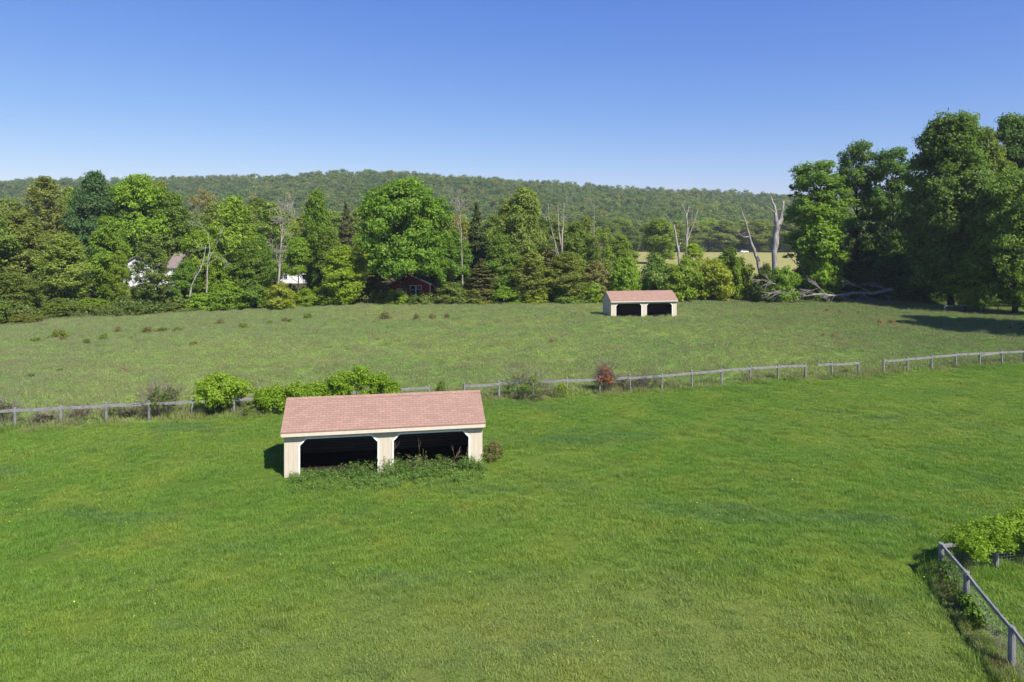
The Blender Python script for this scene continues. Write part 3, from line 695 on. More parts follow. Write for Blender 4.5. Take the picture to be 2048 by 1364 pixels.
# ------------------------------------------------------------------ trees of the tree line
T = [  # px, top row, half width px, distance, kind, colour, name, label
 (-45, 400, 70, 103, 'oval_a', 'OL', 'deciduous_tree', 'olive tree cut off by the left edge, tallest at that edge'),
 (40, 425, 66, 108, 'oval_b', 'OL', 'deciduous_tree', 'broad olive-green tree with dark inner boughs near the left edge'),
 (90, 352, 58, 138, 'sparse_a', 'LG', 'deciduous_tree', 'airy pale green tree reaching the skyline left of the blue-green one'),
 (190, 347, 50, 126, 'oval_a', 'BL', 'deciduous_tree', 'dark blue-green tree breaking the skyline above the white house'),
 (275, 352, 62, 131, 'oval_c', 'BG', 'deciduous_tree', 'bright green tall tree rising directly behind the white house gable'),
 (345, 388, 58, 133, 'oval_b', 'MG', 'deciduous_tree', 'mid-green tree above the right end of the white house roof'),
 (405, 378, 36, 168, 'sparse_b', 'TAN', 'budding_tree', 'tan budding tree almost without leaves, poking above the left crowns'),
 (468, 391, 56, 112, 'sparse_a', 'YG', 'deciduous_tree', 'light yellow-green tall tree left of the pale bare tree'),
 (540, 404, 58, 150, 'sparse_a', 'LG', 'deciduous_tree', 'hazy light green tree right behind the pale bare tree'),
 (633, 383, 38, 114, 'oval_a', 'MG', 'deciduous_tree', 'narrow dark green tree standing alone right of the pale bare tree'),
 (692, 402, 30, 142, 'conifer', 'BC', 'conifer_tree', 'brownish pointed conifer left of the big maple'),
 (810, 357, 92, 110, 'maple', 'HG', 'maple_tree', 'big round rich green maple spreading over the red cottage'),
 (953, 402, 34, 124, 'conifer', 'CN', 'conifer_tree', 'dark green spruce right of the big maple'),
 (1046, 377, 50, 116, 'oval_c', 'LG', 'deciduous_tree', 'tall light green tree midway between the maple and the far shed'),
 (1088, 452, 32, 120, 'conifer', 'BC', 'conifer_tree', 'brown-green cedar just left of the slender bare stems'),
 (1152, 445, 40, 119, 'oval_b', 'OL', 'deciduous_tree', 'olive tree just right of the slender bare stems'),
 (1205, 455, 34, 117, 'sparse_b', 'LG', 'deciduous_tree', 'thin feathery tree with see-through crown above the far shed roof left end'),
 (1003, 470, 42, 113, 'oval_b', 'OL', 'deciduous_tree', 'olive-brown tree filling the gap below the dark spruce'),
 (905, 462, 42, 114, 'oval_b', 'MG', 'deciduous_tree', 'mid-green tree tucked against the right flank of the maple'),
 (688, 492, 48, 107, 'oval_b', 'YG', 'deciduous_tree', 'small bright yellow-green tree in front of the brownish conifer'),
 (752, 525, 36, 112, 'conifer', 'BC', 'conifer_tree', 'dark brown half-dead cedar shaded by the left side of the maple'),
 (400, 462, 40, 108, 'oval_c', 'BG', 'deciduous_tree', 'fresh green tree over the crooked double trunk'),
 (302, 470, 44, 105, 'sparse_a', 'OL', 'deciduous_tree', 'thin olive tree with forked trunk in front of the white house'),
 (215, 436, 44, 108, 'oval_a', 'BG', 'deciduous_tree', 'lush green tree covering the left side of the white house'),
 (128, 470, 58, 101, 'oval_b', 'LG', 'deciduous_tree', 'light olive spreading tree with a short pale trunk, left of the house'),
 (20, 545, 55, 92, 'oval_b', 'OL', 'deciduous_tree', 'low olive tree in the bottom left of the tree line'),
 (370, 524, 32, 104, 'oval_b', 'MG', 'deciduous_tree', 'small dark green tree left of the crooked double trunk, hiding the house end'),
 (238, 500, 26, 104, 'sparse_a', 'BG', 'deciduous_tree', 'slim leafy tree in front of the white gable left edge'),
 (498, 480, 42, 110, 'oval_b', 'MG', 'deciduous_tree', 'mid-green tree beneath the light yellow-green tall one'),
 (596, 474, 36, 112, 'high', 'BG', 'deciduous_tree', 'young bright tree hanging leaves over the white outbuilding'),
 (656, 460, 40, 111, 'oval_b', 'MG', 'deciduous_tree', 'leafy mid-green tree filling in under the narrow dark one'),
 (962, 515, 42, 111, 'conifer', 'BC', 'conifer_tree', 'tangled brown cedar right of the red cottage'),
 (1062, 505, 44, 110, 'sparse_a', 'LG', 'deciduous_tree', 'feathery light green young tree at the front of the tall light tree'),
 (1132, 505, 48, 112, 'oval_b', 'OL', 'deciduous_tree', 'bushy olive tree around the feet of the slender bare stems'),
 (1192, 520, 30, 113, 'sparse_a', 'GG', 'deciduous_tree', 'grey-green willowy small tree beside the far shed'),
 (866, 500, 40, 120, 'oval_c', 'MG', 'deciduous_tree', 'green tree closing the space behind the red cottage'),
 (752, 435, 42, 142, 'oval_a', 'YG', 'deciduous_tree', 'yellow-green tree peeping out between brown conifer and maple'),
 (150, 395, 50, 150, 'oval_b', 'MG', 'deciduous_tree', 'mid-green crown between the airy pale tree and the blue-green one'),
 (330, 402, 54, 172, 'sparse_a', 'LG', 'deciduous_tree', 'pale crown behind and above the house chimney'),
 (500, 430, 48, 172, 'oval_b', 'LG', 'deciduous_tree', 'pale green crown in the second row left of the bare tree top'),
 (605, 430, 46, 175, 'sparse_a', 'LG', 'deciduous_tree', 'pale crown in the second row left of the narrow dark tree'),
 (665, 425, 44, 178, 'oval_a', 'LG', 'deciduous_tree', 'soft green crown directly behind the brownish conifer'),
 (900, 425, 46, 176, 'sparse_b', 'TAN', 'budding_tree', 'tan thin-leaved crown showing right of the maple top'),
 (990, 430, 44, 180, 'oval_b', 'LG', 'deciduous_tree', 'light crown between the spruce and the tall light green tree'),
 (1092, 435, 40, 185, 'oval_a', 'MG', 'deciduous_tree', 'green crown seen behind the slender bare stems'),
 (1318, 438, 38, 255, 'oval_c', 'BG', 'deciduous_tree', 'bright round green tree in the hay field right above the far shed'),
 (1386, 486, 38, 119, 'sparse_a', 'YG', 'deciduous_tree', 'small light yellow-green tree at the foot of the upright dead limbs'),
 (1460, 497, 30, 121, 'column', 'MG', 'deciduous_tree', 'small rounded green tree left of the leaning dead tree'),
 (10, 398, 50, 150, 'oval_c', 'LG', 'deciduous_tree', 'light crown behind the olive trees at the far left'),
 (140, 372, 46, 158, 'sparse_a', 'LG', 'deciduous_tree', 'pale leafy crown just left of the blue-green skyline tree'),
 (238, 372, 46, 160, 'oval_b', 'BG', 'deciduous_tree', 'bright crown wedged between blue-green tree and tall bright tree'),
 (318, 366, 44, 156, 'oval_a', 'LG', 'deciduous_tree', 'light crown showing right behind the tall bright tree'),
 (432, 405, 48, 160, 'oval_b', 'LG', 'deciduous_tree', 'soft light crown between the tan budding tree and the yellow-green tall tree'),
 (520, 398, 44, 190, 'oval_c', 'MG', 'deciduous_tree', 'green crown farther back above the hazy light tree'),
 (572, 420, 40, 165, 'oval_b', 'YG', 'deciduous_tree', 'yellowish crown directly behind the fan of bare twigs'),
 (720, 415, 40, 165, 'oval_b', 'LG', 'deciduous_tree', 'light crown touching the left shoulder of the big maple, farther back'),
 (860, 412, 44, 170, 'oval_c', 'LG', 'deciduous_tree', 'light crown touching the right shoulder of the big maple, farther back'),
 (930, 440, 42, 132, 'sparse_a', 'LG', 'deciduous_tree', 'loose light tree around the thin birch-like stem'),
 (1015, 418, 42, 150, 'sparse_a', 'YG', 'deciduous_tree', 'yellow-green crown left of the tall light green tree'),
 (1120, 440, 46, 140, 'oval_b', 'LG', 'deciduous_tree', 'soft light tree filling in behind the slender bare stems'),
 (1172, 432, 36, 150, 'sparse_a', 'LG', 'deciduous_tree', 'thin tall light tree at the right end of the dense belt'),
 (1240, 470, 34, 175, 'oval_b', 'BG', 'deciduous_tree', 'fresh green tree at the near left corner of the hay field'),
 (440, 470, 40, 118, 'oval_b', 'YG', 'deciduous_tree', 'yellow-green tree between crooked double trunk and tall yellow-green tree'),
 (516, 470, 36, 122, 'oval_b', 'MG', 'deciduous_tree', 'shadowy green tree left of the pale bare trunk'),
 (262, 452, 26, 130, 'oval_b', 'MG', 'deciduous_tree', 'green tree right behind the peak of the white house gable'),
 # the big group at right; the understory's dark green has its shade put into the colour
 (1634, 320, 74, 119, 'oak_b', 'MG', 'oak_tree', 'leftmost tall oak of the right group, crown leaning out over the field'),
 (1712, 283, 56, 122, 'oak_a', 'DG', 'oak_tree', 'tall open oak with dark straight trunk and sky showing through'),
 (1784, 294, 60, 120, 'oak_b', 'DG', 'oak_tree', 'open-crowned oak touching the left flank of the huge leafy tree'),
 (1643, 415, 44, 114, 'column', 'BG', 'vine_covered_tree', 'vine-covered bright green leafy column below the leftmost tall oak'),
 (1902, 230, 88, 104, 'big', 'MD', 'maple_tree', 'huge dense tree, tallest in the photo, in the right group'),  # crown green darkened, so shading is part of its colour
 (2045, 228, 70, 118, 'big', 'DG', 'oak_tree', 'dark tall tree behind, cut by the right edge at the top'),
 (2030, 340, 78, 95, 'maple_b', 'OL', 'maple_tree', 'olive-green tree at the right edge, boughs low over the shaded rail fence'),  # yellow-green crown turned olive to put shading into the colour
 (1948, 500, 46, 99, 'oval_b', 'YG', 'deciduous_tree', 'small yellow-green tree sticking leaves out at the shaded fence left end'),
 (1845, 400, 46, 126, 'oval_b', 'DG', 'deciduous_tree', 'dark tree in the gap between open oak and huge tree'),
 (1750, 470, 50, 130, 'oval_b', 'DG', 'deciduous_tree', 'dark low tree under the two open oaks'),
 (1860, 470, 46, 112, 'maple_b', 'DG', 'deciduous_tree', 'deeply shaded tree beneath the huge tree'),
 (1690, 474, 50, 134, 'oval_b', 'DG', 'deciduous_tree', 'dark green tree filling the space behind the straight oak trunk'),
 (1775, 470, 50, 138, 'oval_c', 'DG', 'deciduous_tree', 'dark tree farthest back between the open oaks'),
 (1962, 258, 60, 116, 'big', 'MG', 'maple_tree', 'leafy tree directly behind the right shoulder of the huge tree'),
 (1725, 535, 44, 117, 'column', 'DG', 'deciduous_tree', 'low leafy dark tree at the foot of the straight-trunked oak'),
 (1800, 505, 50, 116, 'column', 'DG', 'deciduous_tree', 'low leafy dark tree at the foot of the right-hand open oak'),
 (2205, 296, 84, 72, 'big', 'MG', 'maple_tree', 'large tree outside the right edge casting shade on the field'),
 (2310, 190, 100, 74, 'maple', 'MG', 'maple_tree', 'second large tree outside the right edge, nearer the fence'),
]
for r in T: tree(*r)
far = [(1172, 446, 34, 'LG'), (1206, 440, 36, 'MG'), (1240, 436, 34, 'BG'), (1261, 452, 25, 'MG'), (1296, 446, 26, 'LG'), (1352, 442, 34, 'LG'), (1384, 446, 34, 'LG'), (1416, 436, 36, 'YG'), (1450, 442, 36, 'LG'), (1486, 440, 36, 'YG'),
       (1516, 440, 34, 'LG'), (1546, 446, 34, 'OL'), (1578, 436, 36, 'LG'), (1612, 440, 34, 'MG'), (1652, 442, 40, 'OL'), (1700, 440, 40, 'MG'), (1752, 446, 40, 'OL'), (1810, 440, 42, 'MG')]
for k, (px, top, hw, c) in enumerate(far):
    key = ('oval_a', 'sparse_a', 'oval_c', 'sparse_b')[k % 4] if c in ('LG', 'OL', 'YG') else ('oval_c', 'oval_b')[k % 2]
    lab = {'LG': 'light green tree in the row along the far edge of the hay field', 'OL': 'olive tree in the row along the far edge of the hay field', 'MG': 'mid-green tree in the row along the far edge of the hay field', 'YG': 'yellow-green tree in the row along the far edge of the hay field', 'BG': 'brightest green tree in the row along the far edge of the hay field'}[c]
    tree(px, top, hw, 408 + (k * 37) % 26, key, c, 'deciduous_tree', lab, 'tree', 'trees along the far edge of the hay field')
# shrubs along the edge
SH = [
 (1250, 516, 40, 112, 'shrub_a', 'BG', 'rounded glossy green bush behind the far shed left end'),
 (1314, 508, 44, 117, 'shrub_b', 'OL', 'large olive bush rising behind the middle of the far shed roof'),
 (1366, 526, 48, 114, 'shrub_c', 'BG', 'tangled green bush at the right end of the far shed roof'),
 (1424, 520, 52, 115, 'shrub_a', 'YG', 'yellow-green bramble mound between far shed and brush heap'),
 (1484, 526, 36, 117, 'shrub_c', 'BG', 'green bush at the foot of the leaning dead tree'),
 (1532, 528, 30, 112, 'shrub_b', 'DG', 'dark bush wrapped round the leaning dead trunk'),
 (1568, 532, 36, 111.5, 'shrub_c', 'BG', 'green bush right of the thick forked dead trunk'),
 (1610, 512, 30, 120, 'shrub_b', 'OL', 'olive bush left of the vine-covered leafy column'),
 (1690, 545, 36, 124, 'shrub_c', 'DG', 'dark bush in the shade behind the fallen tree'),  # this and the next two bushes carry their shade in the dark green
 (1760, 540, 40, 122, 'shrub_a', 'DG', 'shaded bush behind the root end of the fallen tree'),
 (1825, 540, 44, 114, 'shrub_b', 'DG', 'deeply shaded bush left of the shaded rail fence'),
 (-20, 598, 50, 84, 'shrub_a', 'OL', 'olive bush cut off by the left edge'),
 (45, 628, 42, 86, 'shrub_b', 'OL', 'low olive bramble mound nearest the left edge'),
 (118, 596, 46, 94, 'shrub_b', 'MG', 'dark-mouthed bush below the short pale trunk'),
 (182, 598, 44, 97, 'shrub_a', 'BG', 'dense green bush left below the white house'),
 (236, 614, 34, 98, 'shrub_c', 'BG', 'low green bush below the left corner of the white house'),
 (292, 610, 40, 97, 'shrub_c', 'YG', 'yellow-green bramble bank in front of the white house'),
 (346, 606, 46, 99, 'shrub_b', 'OL', 'wide olive bramble bank right of the white house front'),
 (402, 585, 38, 102, 'shrub_c', 'YG', 'yellow-green bush under the crooked double trunk'),
 (452, 568, 46, 101, 'shrub_a', 'BG', 'tall green bush with a dark hollow, right of the crooked trunk'),
 (512, 572, 42, 103, 'shrub_c', 'MG', 'mid-green bush left of the pale bare trunk'),
 (560, 565, 38, 103, 'shrub_b', 'YG', 'pale green loose bush at the foot of the pale bare trunk'),
 (612, 578, 30, 106, 'shrub_a', 'BG', 'green bush right of the pale bare trunk'),
 (655, 560, 34, 107, 'shrub_b', 'BG', 'bush beneath the small bright yellow-green tree'),
 (790, 578, 32, 110, 'shrub_c', 'YG', 'leafy bush at the left front corner of the red cottage'),
 (846, 592, 30, 111, 'shrub_b', 'MG', 'low bush under the cottage windows'),
 (905, 565, 40, 110, 'shrub_b', 'OL', 'olive bush at the right corner of the red cottage'),
 (958, 575, 38, 110, 'shrub_c', 'OL', 'olive bush below the tangled brown cedar'),
 (1012, 572, 40, 110, 'shrub_b', 'BG', 'green bush below the olive-brown tree'),
 (1070, 580, 40, 110, 'shrub_a', 'YG', 'yellow-green bush in front of the feathery young tree'),
 (1130, 568, 44, 111, 'shrub_c', 'MG', 'mid-green bush at the foot of the slender bare stems'),
 (1188, 565, 36, 112, 'shrub_b', 'YG', 'yellow-green bush touching the far shed left wall from view'),
 (740, 585, 36, 112, 'shrub_b', 'BR', 'brown leafless thicket behind the broken rail fence'),
]
for px, top, hw, D, key, c, lab in SH: tree(px, top, hw, D, key, c, 'bush', lab, 'bush', None, ('stems', 'foliage'))

# shrubs along the middle fence
def at_base(px, base, hw, hp, key, col, name, label, cat, group=None):
    D = Dg(base); p = W(px, D); return plant(key, p, hp * D / F, hw * D / F, col, name, label, cat, group, ('stems', 'foliage'))
at_base(443, 826, 58, 78, 'hang', 'VG', 'bush', 'round yellow-green bush hanging over the fence left of the near shed', 'bush')
at_base(1125, 790, 18, 26, 'low', 'VG', 'bush', 'small yellow-green plant right of the grey twiggy thicket at the fence', 'plant')
at_base(884, 786, 11, 28, 'low', 'MG', 'bush', 'small green sprig in the fence gap behind the near shed', 'plant')
at_base(1692, 747, 10, 12, 'low', 'OL', 'bush', 'small dark plant under the short two-post rail piece', 'plant')
at_base(985, 920, 22, 40, 'bush', 'BR', 'bush', 'brownish weed bush at the right rear corner of the near shed', 'plant')
def twiggy(px, base, hw, hp, label, seed, leafcol=None, nleaf=0, mat='twig', nst=46, name='twiggy_shrub', lf=.045):
    D = Dg(base); o = W(px, D); rg = np.random.default_rng(seed); w, h = hw * D / F, hp * D / F
    t = thing(name, o, label, 'shrub'); mb = MB(); tips = []
    for _ in range(nst):
        u = rg.random() * 6.28; q = math.sqrt(rg.random()); d = Vector((w * .85 * q * math.cos(u), w * .85 * q * math.sin(u), h * (1.05 - .45 * q * q) * (.6 + .4 * rg.random())))
        branch(mb, rg, Vector((d.x * .25, d.y * .25, -.05)), d, d.length, .016, 2, .5, 4, .1, 4, 4); tips.append(d)
    mb.build('twigs', M[mat], t)
    if nleaf:
        cen = np.array(tips); cen = cen[rg.choice(len(cen), nleaf)] * (.75 + .3 * rg.random((nleaf, 1))); cen[:, 2] = np.maximum(cen[:, 2], .15)
        V, var, cl = clusters_to_leaves(rg, cen, np.full(nleaf, .26), 26, lf, np.array([0, 0, h * .4]))
        ob = link('foliage', quads_mesh('foliage', V, M['leaf'], {'var': var, 'cl': cl}), t); ob.color = (*[f * q for f, q in zip((2.1, 1.9, 1.6), GREEN[leafcol])], 1)
    return t
twiggy(325, 834, 40, 62, 'large grey twiggy shrub with few leaves on the fence, left of the round yellow-green bush', 31, 'OL', 110, nst=34)
twiggy(1048, 794, 48, 50, 'grey twiggy thicket topped with green leaves, right of the near shed roof', 32, 'VG', 90, nst=36)
twiggy(1208, 781, 20, 52, 'rusty red-brown dead cedar bush at the fence', 33, 'RU', 150, nst=40, name='dead_cedar_bush', lf=.045)
twiggy(1245, 776, 22, 26, 'low pinkish grey brambles right of the rusty bush', 34, 'BR', 6, nst=26)
twiggy(1294, 775, 22, 30, 'low grey dead weeds between fence posts, second clump right of the rusty bush', 35, 'GG', 8, nst=30)
twiggy(8, 850, 18, 44, 'dark twiggy vine clump on the fence at the left edge', 36, 'OL', 24, nst=34)
twiggy(84, 851, 26, 20, 'low reddish grey brambles under the leftmost rails', 37, 'BR', 8, nst=30)
twiggy(163, 842, 20, 26, 'low pinkish brambles beside the second leftmost post', 38, 'BR', 8, nst=26)
twiggy(226, 838, 22, 24, 'small leafy weeds beside the third leftmost post', 39, 'OL', 16, nst=22)
twiggy(266, 836, 20, 26, 'low mixed weeds left of the large grey twiggy shrub', 40, 'OL', 14, nst=22)
twiggy(505, 828, 30, 28, 'weeds under the vine hedge left end', 41, 'VG', 26, nst=20)
# vine hedges: leaves heaped over a run of fence
def vine(name, label, path, hw, prof, col, seed, leaf=.075, ncl=150, nl=110, clr=.3, zlo=.35):
    """path: ground points; prof(u) -> top height"""
    rg = np.random.default_rng(seed); P = np.array(path); o = Vector((P[0][0], P[0][1], float(G(*P[0]))))
    t = thing(name, o, label, 'vine'); seg = np.linalg.norm(np.diff(P, axis=0), axis=1); cum = np.r_[0, np.cumsum(seg)]
    u = rg.random(ncl) * cum[-1]; X = np.interp(u, cum, P[:, 0]); Y = np.interp(u, cum, P[:, 1]); f = u / cum[-1]
    top = np.array([prof(q) for q in f]); q = rg.random(ncl) ** .6; z = zlo + (top - zlo) * q
    w = hw * (1 - .5 * q) * rg.normal(size=ncl) * .6
    d = (P[-1] - P[0]) / np.linalg.norm(P[-1] - P[0])
    cen = np.stack([X - d[1] * w - o.x, Y + d[0] * w - o.y, z], 1)
    V, var, cl = clusters_to_leaves(rg, cen, clr * (.5 + 1.0 * rg.random(ncl)), nl, leaf, np.array([(P[-1][0] - P[0][0]) / 2, (P[-1][1] - P[0][1]) / 2, .2]), .8, .35, 7, .34)
    ob = link('foliage', quads_mesh('foliage', V, M['leaf'], {'var': var, 'cl': cl}), t); ob.color = (*[f * q for f, q in zip((2.4, 2.12, 1.75), GREEN[col])], 1)
    mb = MB()
    for _ in range(ncl // 6):
        k = rg.integers(ncl); e = Vector(cen[k]); s = Vector((e.x + rg.normal() * .3, e.y + rg.normal() * .2, 0)); mb.tube([s, s.lerp(e, .5) + Vector(rg.normal(size=3) * .12), e], [.014, .011, .005], 4, False)
    mb.build('stems', M['twig'], t); return t
hp = [fp(512), fp(560), fp(625), fp(706), fp(790)]
vine('vine_hedge', 'long yellow-green vine hedge heaped on the fence behind the near shed roof', hp, .75, lambda f: np.interp(f, [0, .1, .3, .42, .55, .66, .72, .8, .95, 1], [1.2, 1.35, 1.55, 1.45, 1.9, 2.35, 2.6, 1.95, 1.75, 1.2]), 'VG', 51, .058, ncl=330, nl=170)
vine('vine_hedge', 'yellow-green vine mass draped over the corner paddock fence', [(14.4, 22.6), (15.8, 22.85), (17.9, 23.3), (20, 23.75)], .5, lambda f: np.interp(f, [0, .12, .25, .5, 1], [1.1, 1.35, 1.55, 1.75, 2.0]), 'VG', 52, .036, 280, 230, .22, .75)
vine('wall_vine', 'weedy dark vines climbing the netting below the corner post', [(13.75, 22.3), (13.3, 20.5), (12.95, 19.2)], .3, lambda f: np.interp(f, [0, .4, 1], [.9, .7, .3]), 'MG', 53, .045, 46, 50, .17, .03)
# low brush scattered over the upper field
LOWB = [(770, 640, 16, 17, 'BR', 'brownish low shrub in the field below the red cottage, largest of four'), (833, 643, 10, 15, 'BR', 'upright brown weed second of four below the red cottage'), (864, 640, 10, 11, 'BR', 'third small brown weed below the red cottage'), (894, 639, 9, 11, 'BR', 'last brown weed of four, right below the red cottage'),
 (616, 636, 12, 12, 'OL', 'low olive shrub in the grass below the small yellow-green tree'), (572, 643, 16, 9, 'BR', 'flat brown patch of brush left of the low olive shrub'), (294, 664, 16, 13, 'BR', 'reddish brown brush heap below the white house'), (325, 662, 16, 10, 'OL', 'olive low brush right of the reddish brown heap'),
 (356, 662, 14, 10, 'OL', 'olive brush clump below the wide bramble bank'), (236, 664, 10, 12, 'BR', 'small brown shrub left of the reddish heap'), (208, 680, 12, 14, 'OL', 'dark twiggy shrub standing alone in the grass at left'), (174, 690, 10, 13, 'OL', 'upright green shrub left of the dark twiggy one'),
 (118, 676, 22, 16, 'OL', 'wide low bush in front of the left brambles'), (72, 684, 14, 9, 'OL', 'small low bush near the left edge'), (125, 681, 10, 8, 'BR', 'brown tuft under the wide low bush'), (262, 678, 8, 6, 'OL', 'tiny green tuft in the grass below the white house'), (388, 692, 12, 9, 'BR', 'pale brown weed pair in the open left field'),
 (485, 658, 14, 12, 'OL', 'low olive shrub in the field left of the flat brown patch'), (440, 648, 12, 10, 'BR', 'brownish brush at the field edge below the dark-hollow bush'), (540, 648, 10, 8, 'OL', 'little shrub left of the flat brown brush'), (252, 746, 10, 8, 'RB', 'small rust-red weed in the middle of the left field'),
 (120, 746, 9, 6, 'DG', 'dark green tuft low in the left field'), (60, 758, 14, 7, 'DG', 'wider dark green grass tuft near the left edge'), (1104, 687, 6, 10, 'RB', 'orange-tan dead weed in the mid field'), (1655, 623, 7, 9, 'RB', 'tan grass clump leftmost on the shadow edge'), (1680, 624, 5, 8, 'TAN', 'tan grass stalks second on the shadow edge'),
 (1718, 626, 5, 8, 'TAN', 'tan grass stalks last on the shadow edge'), (1760, 648, 8, 10, 'RB', 'rusty grass tuft left of the others right of centre field'), (1784, 648, 9, 11, 'RB', 'rusty grass tuft at the middle of its row'), (1806, 648, 7, 9, 'RB', 'rusty grass tuft at the right end of its row'), (1648, 674, 5, 9, 'RB', 'rusty stalk pair low in the right field'), (1667, 677, 6, 10, 'RB', 'rusty grass clump lower in the right field'), (1703, 681, 6, 9, 'RB', 'lowest rusty grass clump in the right field')]
for px, b, hw, hp_, c, lab in LOWB: at_base(px, b, hw, hp_, 'low', c, 'weed_clump' if hw < 12 else 'low_shrub', lab, 'weed' if hw < 12 else 'shrub')

# ------------------------------------------------------------------ stuff scattered over the ground
def scatter(name, P, rot, scl, idx, protos, kind='stuff', label=None, cat=None):
    me = bpy.data.meshes.new(name); n = len(P); me.vertices.add(n); me.vertices.foreach_set('co', P.reshape(-1).astype(np.float32))
    a = me.attributes.new('rot', 'FLOAT', 'POINT'); a.data.foreach_set('value', rot.astype(np.float32))
    a = me.attributes.new('scl', 'FLOAT_VECTOR', 'POINT'); a.data.foreach_set('vector', scl.reshape(-1).astype(np.float32))
    a = me.attributes.new('idx', 'INT', 'POINT'); a.data.foreach_set('value', idx.astype(np.int32))
    me.update(); ob = link(name, me)
    pc = bpy.data.collections.new(name + '_sources')
    for k, pm in enumerate(protos): pc.objects.link(bpy.data.objects.new('%s_source_%02d' % (name, k), pm))
    g = bpy.data.node_groups.new(name + '_nodes', 'GeometryNodeTree')
    g.interface.new_socket('Geometry', in_out='INPUT', socket_type='NodeSocketGeometry'); g.interface.new_socket('Geometry', in_out='OUTPUT', socket_type='NodeSocketGeometry')
    nn = g.nodes.new; gi, go = nn('NodeGroupInput'), nn('NodeGroupOutput'); ip = nn('GeometryNodeInstanceOnPoints'); ci = nn('GeometryNodeCollectionInfo')
    ci.inputs[0].default_value = pc; ci.inputs[1].default_value = True; ci.inputs[2].default_value = True
    def na(nm, t):
        q = nn('GeometryNodeInputNamedAttribute'); q.data_type = t; q.inputs[0].default_value = nm; return q.outputs[0]
    cx = nn('ShaderNodeCombineXYZ'); L = g.links.new; L(na('rot', 'FLOAT'), cx.inputs[2])
    L(gi.outputs[0], ip.inputs['Points']); L(ci.outputs[0], ip.inputs['Instance']); ip.inputs['Pick Instance'].default_value = True
    L(na('idx', 'INT'), ip.inputs['Instance Index']); L(cx.outputs[0], ip.inputs['Rotation']); L(na('scl', 'FLOAT_VECTOR'), ip.inputs['Scale']); L(ip.outputs[0], go.inputs[0])
    md = ob.modifiers.new('scatter', 'NODES'); md.node_group = g
    return tag(ob, label, cat, None, kind)
def blades(rg, n, R, h, w, lean=.5, mat='grass', name='blades', hv=.5):
    r = R * np.sqrt(rg.random(n)); th = rg.random(n) * 6.28
    B = np.stack([r * np.cos(th), r * np.sin(th), np.full(n, -.02)], 1)
    lump = .75 + .5 * np.sin(B[:, 0] * 5 + 1) * np.sin(B[:, 1] * 6)
    hh = h * lump * (1 - hv * rg.random(n)); a = rg.random(n) * 6.28; ld = np.stack([np.cos(a), np.sin(a), np.zeros(n)], 1); sd = np.stack([-np.sin(a), np.cos(a), np.zeros(n)], 1)
    ln = lean * hh * rg.random(n); up = np.array([0, 0, 1.0]); wv = w * (.6 + .8 * rg.random(n))
    m1 = B + up * (hh * .55)[:, None] + ld * (ln * .3)[:, None]; tip = B + up * (hh * .95)[:, None] + ld * ln[:, None]
    q1 = np.stack([B - sd * wv[:, None] * .5, B + sd * wv[:, None] * .5, m1 + sd * wv[:, None] * .45, m1 - sd * wv[:, None] * .45], 1)
    q2 = np.stack([m1 - sd * wv[:, None] * .45, m1 + sd * wv[:, None] * .45, tip + sd * wv[:, None] * .08, tip - sd * wv[:, None] * .08], 1)
    v = rg.random(n); return np.concatenate([q1, q2]), np.concatenate([v, v]), tip
